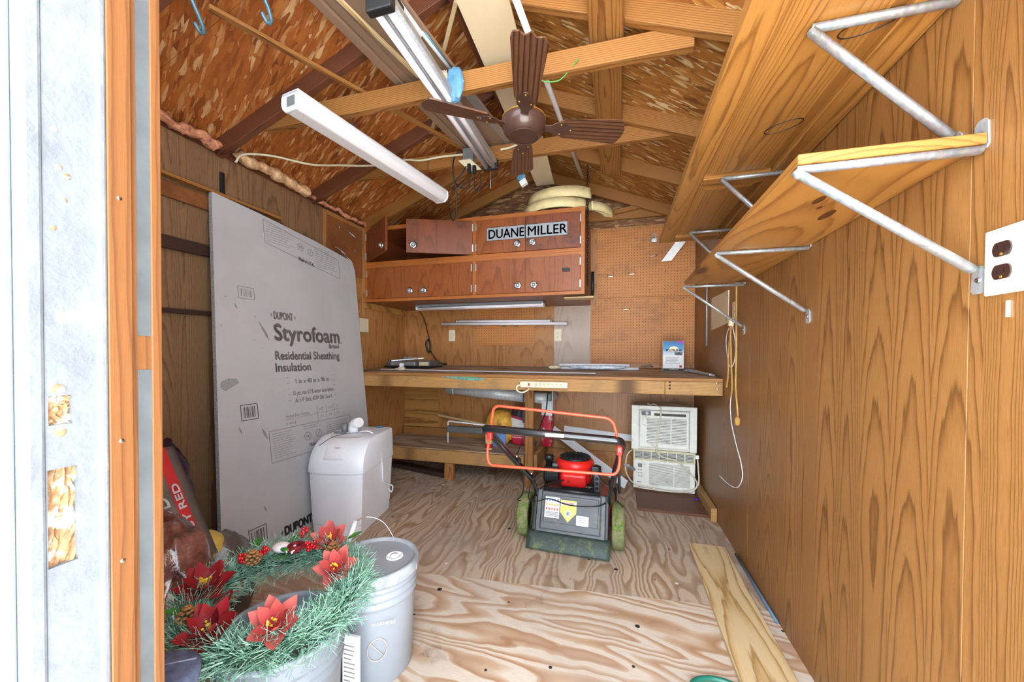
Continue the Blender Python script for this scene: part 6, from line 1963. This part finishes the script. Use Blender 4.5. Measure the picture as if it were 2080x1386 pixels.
MB().box((BX1 - 0.055, BY - 0.0015, zb + 0.216), (BX1 - 0.001, BY - 0.0005, zb + 0.231)).build('purple_tab', plain('purple_print', '8a3fb0', 0.5), bx)
MB().box((BX0 + 0.001, BY - 0.0012, zb), (BX1 - 0.001, BY - 0.0002, zb + 0.016)).build('black_band', BLACKINK, bx)
text('POLYBLEND', plane_M((BX0 + 0.022, BY - 0.0016, zb + 0.152), (1, 0, 0), (0, 0, 1)), 0.018, INK_D, bx, width=0.115, bold=0.0008)
MB().box((BX0 + 0.088, BY - 0.0014, zb + 0.122), (BX1 - 0.012, BY - 0.0004, zb + 0.144)).build('plus_band', BLACKINK, bx)
text('PLUS', plane_M((BX0 + 0.094, BY - 0.0018, zb + 0.1265), (1, 0, 0), (0, 0, 1)), 0.013, PAPER, bx, width=0.045, bold=0.0006)
for i in range(5):
    MB().box((BX0 + 0.02, BY - 0.0006, zb + 0.100 - i * 0.011), (BX0 + 0.02 + random.uniform(0.07, 0.11), BY, zb + 0.103 - i * 0.011)).build('fine_print', INK, bx)
MB().box((BX1 - 0.032, BY - 0.0008, zb + 0.022), (BX1 - 0.014, BY, zb + 0.042)).build('red_mark', REDINK, bx)
text('CUSTOM', plane_M((BX0 + 0.05, BY - 0.0016, zb + 0.004), (1, 0, 0), (0, 0, 1)), 0.008, PAPER, bx, width=0.06)
tl = thing('steel_tool', 'folded grey metal tool lying at the right end of the workbench', 'tool', (0.57, 2.95, bz(2.95)))
MB().beam((0.535, 3.10, bz(3.1) + 0.016), (0.605, 2.78, bz(2.78) + 0.012), 0.022, 0.016).build('handle', ALU, tl, bevel=0.003)
MB().beam((0.520, 3.08, bz(3.1) + 0.010), (0.620, 2.76, bz(2.76) + 0.009), 0.016, 0.012).build('blade', ZINC, tl, bevel=0.002)
MB().lathe([(0.026, 0), (0.028, 0.010), (0.018, 0.020), (1e-5, 0.022)], (0.520, 3.12, bz(3.12) + 0.003), 16).build('head', PAINT_G, tl)
o = MB().tube(smooth([(0.22, 3.42, bz(3.42) + 0.008), (0.27, 3.43, bz(3.42) + 0.028), (0.30, 3.44, bz(3.42) + 0.015), (0.25, 3.45, bz(3.42) + 0.030), (0.20, 3.44, bz(3.42) + 0.020)], 6), 0.004, 6).build('wire_coil', plain('grey_green_wire', '6f7468', 0.5), None)
tag(o, 'small tangle of grey wire at the back of the workbench', 'wire')

# power strip on the bench front
st = thing('power_strip', 'beige seven-socket power strip fixed to the front of the workbench', 'power strip', (-0.49, 2.60, 0.856))
MB().box((-0.659, 2.578, 0.857), (-0.321, 2.611, 0.902)).build('strip_case', IVORY, st, bevel=0.010, bseg=3)
MB().box((-0.598, 2.574, 0.870), (-0.586, 2.579, 0.890)).build('switch', REDINK, st, bevel=0.001)
for i in range(7):
    x = -0.540 + i * 0.029
    s_ = MB().box((x - 0.0105, 2.5772, 0.866), (x + 0.0105, 2.5785, 0.894)).build('socket', plain('socket_face_%d' % i, 'd3c8ab', 0.5), st)
    for dx in (-0.004, 0.004):
        MB().box((x + dx - 0.001, 2.5766, 0.881), (x + dx + 0.001, 2.5775, 0.889)).build('slot', BLACKINK, s_)
    MB().box((x - 0.0016, 2.5766, 0.871), (x + 0.0016, 2.5775, 0.875)).build('slot', BLACKINK, s_)
MB().tube(smooth([(-0.660, 2.59, 0.875), (-0.682, 2.585, 0.862), (-0.678, 2.585, 0.835), (-0.645, 2.585, 0.822), (-0.610, 2.59, 0.835), (-0.600, 2.62, 0.85)], 8), 0.006, 8).build('cord_loop', CORDW, st)
MB().tube(smooth([(-0.635, 2.60, 0.825), (-0.642, 2.62, 0.72), (-0.638, 2.63, 0.60), (-0.648, 2.64, 0.50), (-0.69, 2.66, 0.38), (-0.72, 2.68, 0.34)], 8), 0.003, 6).build('thin_cable', BLACKP, st)
MB().box((-0.648, 2.620, 0.60), (-0.632, 2.634, 0.69)).build('cable_block', BLACKP, st, bevel=0.004)

# galvanised duct under the bench
du_ = thing('metal_duct', 'galvanised duct pipe with elbow slung under the workbench', 'duct', (-1.05, 3.2, 0.66))
MB().tube([(-1.50, 3.20, 0.775), (-0.69, 3.20, 0.720)], 0.050, 24).build('pipe', GALV, du_)
for x, z in ((-1.44, 0.771), (-0.72, 0.722), (-0.78, 0.726)):
    MB().tube([(x, 3.20, z), (x + 0.012, 3.20, z - 0.001)], 0.0525, 24).build('pipe_bead', GALV, du_)
MB().tube(fillet([(-0.70, 3.20, 0.721), (-0.60, 3.20, 0.715), (-0.56, 3.30, 0.715), (-0.56, 3.42, 0.72)], 0.06, 6), 0.049, 20).build('elbow', GALV, du_)
MB().box((-0.615, 3.16, 0.575), (-0.525, 3.28, 0.70)).build('boot_box', GALV, du_, bevel=0.003)
MB().box((-0.522, 3.14, 0.60), (-0.516, 3.26, 0.80)).build('end_flange', GALV, du_)
MB().box((-1.03, 3.151, 0.742), (-0.97, 3.1515, 0.765)).build('paper_label', PAPER, du_)
o = MB().tube(smooth([(-0.47, 2.66, 0.86), (-0.50, 2.80, 0.76), (-0.56, 3.05, 0.62), (-0.615, 3.12, 0.50), (-0.63, 3.16, 0.42)], 8), 0.005, 7).build('drooping_cable', BLACKP)
tag(o, 'black power cord drooping from the bench past the duct', 'cord')

# ------------------------------------------------------------------ things on the low bench
o = plank('wood_offcut', (-1.70, 3.42, 0.490), (-1.13, 3.28, 0.440), 0.03, 0.022, PINE, bevel=0.003)
tag(o, 'narrow sharpened wood offcut leaning over the low bench', 'wood strip')
o = MB().tube(fillet([(-1.50, 3.20, 0.272), (-1.50, 3.20, 0.475), (-1.14, 3.20, 0.455)], 0.02, 5), 0.0065, 8).build('bent_wire', WHITEP)
tag(o, 'white bent wire handle standing on the low bench', 'handle')
YB_M = plain('yellow_paper_bag', 'd9a23c', 0.6, vary=0.15, vscale=14, bump=0.3, bscale=30, dirt=('8a5a1c', 0.4, 16.0))
o = lump('yellow_bag', YB_M, (-1.03, 3.33, 0.425), (0.135, 0.10, 0.155), 0.09, 4.5, base=False)
tag(o, 'crumpled yellow bag on the low bench behind the mower handle', 'bag')
o = MB().box((-1.085, 3.205, 0.270), (-0.945, 3.215, 0.385), M=None).build('blue_packet', plain('blue_packet', '5f86c4', 0.45, vary=0.08), bevel=0.002)
tag(o, 'flat blue packet in front of the yellow bag', 'packet')
cn = thing('spray_can', 'small spray can with colourful label at the front of the low bench', 'can', (-1.065, 3.10, 0.269))
MB().lathe([(0.030, 0), (0.032, 0.004), (0.032, 0.130), (0.026, 0.150), (0.010, 0.158)], (-1.065, 3.10, 0.269), 24).build('can_body', plain('yellow_green_label', 'cfc48a', 0.35, vary=0.2, vscale=25), cn)
MB().lathe([(0.0325, 0.012), (0.0325, 0.050)], (-1.065, 3.10, 0.269), 24, caps=False).build('red_label', REDINK, cn)
MB().lathe([(0.018, 0.155), (0.018, 0.195), (0.010, 0.215), (1e-5, 0.217)], (-1.065, 3.10, 0.269), 16).build('trigger_cap', WHITEP, cn)
RBAG = NT('red_black_bag')
rs = RBAG.sep(RBAG.co())
RBAG.color(RBAG.ramp(RBAG.rng(RBAG.math('ADD', rs[2], RBAG.math('MULTIPLY', rs[0], 0.25)), 0.0, 0.36), [(0.0, 'b91f3c'), (0.42, 'c9c6c8'), (0.50, 'd8d2d0'), (0.66, '9a2340'), (0.72, '211a26'), (0.93, 'b01f38')], 'CONSTANT'))
RBAG.rough(0.4)
RBAG.bump(RBAG.noise(RBAG.co(), 30, 3, 0.6), 0.4, 0.004)
RBAG = RBAG.m
rb1 = thing('mortar_bag', 'red, black and white printed bag beside the post on the low bench', 'bag', (-0.835, 3.30, 0.269))
lump('bag_film', RBAG, (-0.84, 3.32, 0.445), (0.080, 0.05, 0.170), 0.04, 8.0, parent=rb1, base=False, sq=5)
for s, z, h in (('Flex', 0.592, 0.022), ('TRAFFICMASTER', 0.365, 0.010), ('TILE & MORTAR', 0.345, 0.012)):
    text(s, plane_M((-0.905, 3.262, z), (1, 0, 0), (0, 0, 1)), h, PAPER if z < 0.5 else REDINK, rb1, width=0.11 if z < 0.5 else 0.06)
rb2 = lump('red_bag', plain('red_film', 'b81f3a', 0.35, vary=0.18, vscale=20, dirt=('e0d5d5', 0.3, 22.0)), (-0.60, 3.38, 0.42), (0.050, 0.045, 0.160), 0.03, 2.2, base=False, sq=6)
tag(rb2, 'tall red printed bag behind the bench post', 'bag')

# white trim boards behind the mower
o = plank('white_trim_board', (-0.545, 3.36, 0.420), (0.075, 3.00, 0.100), 0.012, 0.075, WHITEP, up=(0.3, -0.3, 1))
tag(o, 'long white trim board slanting down behind the lawn mower', 'trim board', 'white trim boards')
o = plank('white_trim_board', (-0.47, YB - 0.012, 0.40), (0.20, YB - 0.012, 0.345), 0.012, 0.060, WHITEP)
tag(o, 'white trim board lying along the back wall towards the air conditioners', 'trim board', 'white trim boards')

# ------------------------------------------------------------------ right wall odds and ends
o = MB().prism([(2.515, 1.285), (2.93, 1.265), (2.93, 1.49), (2.515, 1.478)], 'x', XR - 0.006, XR - 0.0005).build('cover_board', BEIGE, bevel=0.001)
tag(o, 'small beige board screwed to the right wall under the shelf', 'board')
for i, (y, z) in enumerate(((2.545, 1.46), (2.545, 1.305), (2.90, 1.285))):
    MB().lathe([(1e-6, 0.003), (0.007, 0.002), (0.008, 0)], (XR - 0.006, y, z), 10, M=Matrix.Rotation(-math.pi / 2, 4, 'Y')).build('screw', CHROME, o)
o = MB().tube([(XR - 0.008, 3.055, 1.16), (XR - 0.008, 3.075, 1.80)], 0.006, 8).build('steel_rod', ZINC)
tag(o, 'thin steel rod standing on the right wall behind the shelf brackets', 'rod')
o = outlet((XR, 2.40, 1.335), (-1, 0, 0), 'ivory outlet on the right wall with cords plugged in below the pine shelf', IVORY)
hc = thing('extension_cord', 'tan extension cord looped down the right wall from the outlet', 'cord', (XR - 0.02, 2.38, 0.7))
MB().box((XR - 0.035, 2.375, 1.255), (XR - 0.009, 2.405, 1.30)).build('plug', IVORY, hc, bevel=0.005)
MB().tube(smooth([(XR - 0.02, 2.39, 1.26), (XR - 0.014, 2.46, 1.10), (XR - 0.012, 2.47, 0.98), (XR - 0.012, 2.50, 0.90)], 8), 0.0055, 7).build('cord', CORDT, hc)
MB().tube(smooth([(XR - 0.012, 2.335, 1.54), (XR - 0.012, 2.330, 1.30), (XR - 0.012, 2.322, 1.10), (XR - 0.012, 2.325, 0.92), (XR - 0.012, 2.290, 0.80), (XR - 0.012, 2.275, 0.74)], 8), 0.0055, 7).build('cord', CORDT, hc)
MB().tube(smooth([(XR - 0.02, 2.41, 1.26), (XR - 0.012, 2.42, 1.10), (XR - 0.012, 2.40, 0.98), (XR - 0.012, 2.39, 0.90), (XR - 0.012, 2.41, 0.86)], 8), 0.0055, 7).build('cord', CORDT, hc)
MB().lathe([(0.013, 0), (0.015, 0.03), (0.008, 0.045)], (XR - 0.018, 2.265, 0.715), 12).build('cord_end', CORDT, hc)
ww = thing('white_wire', 'thin white wire dangling down the right wall', 'wire', (XR - 0.01, 2.3, 0.5))
MB().tube(smooth([(XR - 0.02, 2.40, 1.27), (XR - 0.01, 2.53, 1.20), (XR - 0.01, 2.51, 1.10), (XR - 0.01, 2.44, 1.02), (XR - 0.01, 2.36, 1.06), (XR - 0.01, 2.35, 1.16), (XR - 0.018, 2.385, 1.27)], 8), 0.0022, 6).build('loop', WHITEP, ww)
MB().box((XR - 0.016, 2.405, 0.96), (XR - 0.004, 2.420, 1.01)).build('blue_connector', BLUEDARK, ww, bevel=0.003)
MB().tube(smooth([(XR - 0.01, 2.41, 0.87), (XR - 0.01, 2.43, 0.80), (XR - 0.01, 2.40, 0.70), (XR - 0.01, 2.31, 0.60), (XR - 0.01, 2.22, 0.52), (XR - 0.01, 2.20, 0.45), (XR - 0.012, 2.28, 0.375), (XR - 0.016, 2.43, 0.345), (XR - 0.03, 2.56, 0.352)], 8), 0.0024, 6).build('tail', WHITEP, ww)
for i, (y, z0_, z1_) in enumerate(((0.845, 1.15, 1.178),)):
    o = MB().box((XR - 0.003, y - 0.002, z0_), (XR - 0.0005, y + 0.003, z1_)).build('tape_strip', PAPER)
    tag(o, 'short white strip of tape below the near outlet', 'tape')
o = plank('floor_plank', (0.487, 1.20, 0.0105), (0.495, 2.335, 0.0105), 0.182, 0.019, PINE, bevel=0.001)
tag(o, 'clean pale pine plank lying on the floor along the right wall', 'plank')
o = MB().tube([(XR - 0.012, 2.29, 0.009), (XR - 0.010, 1.74, 0.009)], 0.006, 8).build('blue_rod', plain('steel_blue', '5f7f9c', 0.4, 0.3))
tag(o, 'thin blue-grey rod on the floor against the right wall', 'rod')
o = MB().tube(smooth([(0.20, 1.22, 0.010), (0.245, 1.335, 0.010), (0.30, 1.372, 0.010), (0.36, 1.372, 0.010), (0.392, 1.345, 0.010), (0.39, 1.25, 0.010)], 8), 0.0085, 9).build('garden_hose', plain('green_hose', '1f6a58', 0.35))
tag(o, 'curl of green garden hose on the floor beside the pine plank', 'hose')

# ------------------------------------------------------------------ left wall shelf and dark strips
sh_ = thing('wall_shelf', 'narrow wooden shelf with black upright high on the left wall', 'shelf', (XL + 0.04, 1.6, 1.93))
plank('shelf_board', (XL + 0.025, 0.70, 1.955), (XL + 0.025, 1.985, 1.970), 0.046, 0.018, LUMBER, sh_)
plank('support_cleat', (XL + 0.010, 0.70, 1.890), (XL + 0.010, 1.60, 1.900), 0.016, 0.075, HARDBOARD, sh_)
MB().box((XL + 0.001, 1.615, 1.97), (XL + 0.016, 1.637, 2.105)).build('upright', BLACKP, sh_, bevel=0.002)
MB().add([(XL + 0.046, 1.76, 1.957), (XL + 0.046, 1.86, 1.958), (XL + 0.02, 1.84, 1.945), (XL + 0.046, 1.83, 1.940)], [(0, 1, 2, 3)]).build('torn_edge', DARKWOOD, sh_, solid=0.004)
for i, (za, zb_, hh) in enumerate(((1.632, 1.645, 0.062), (1.294, 1.307, 0.024))):
    o = plank('dark_strip', (XL + 0.015, 0.70, za - 0.012), (XL + 0.015, 1.75, zb_), 0.026, hh, DARKWOOD)  # dark brown strip running along the wall
    tag(o, ('wide dark brown strip on the left wall behind the foam board', 'thin dark brown strip on the left wall behind the foam board')[i], 'rail', 'dark strips on the left wall')
# the open door leaf, hinged on the right post and swung outwards
door_2 = room('door_2')
MB().box((0.660, -0.80, -0.05), (0.700, 0.165, 2.05), M=rot(108, (0.68, 0.165, 0))).build('door_leaf', PANEL_L, door_2, bevel=0.003)
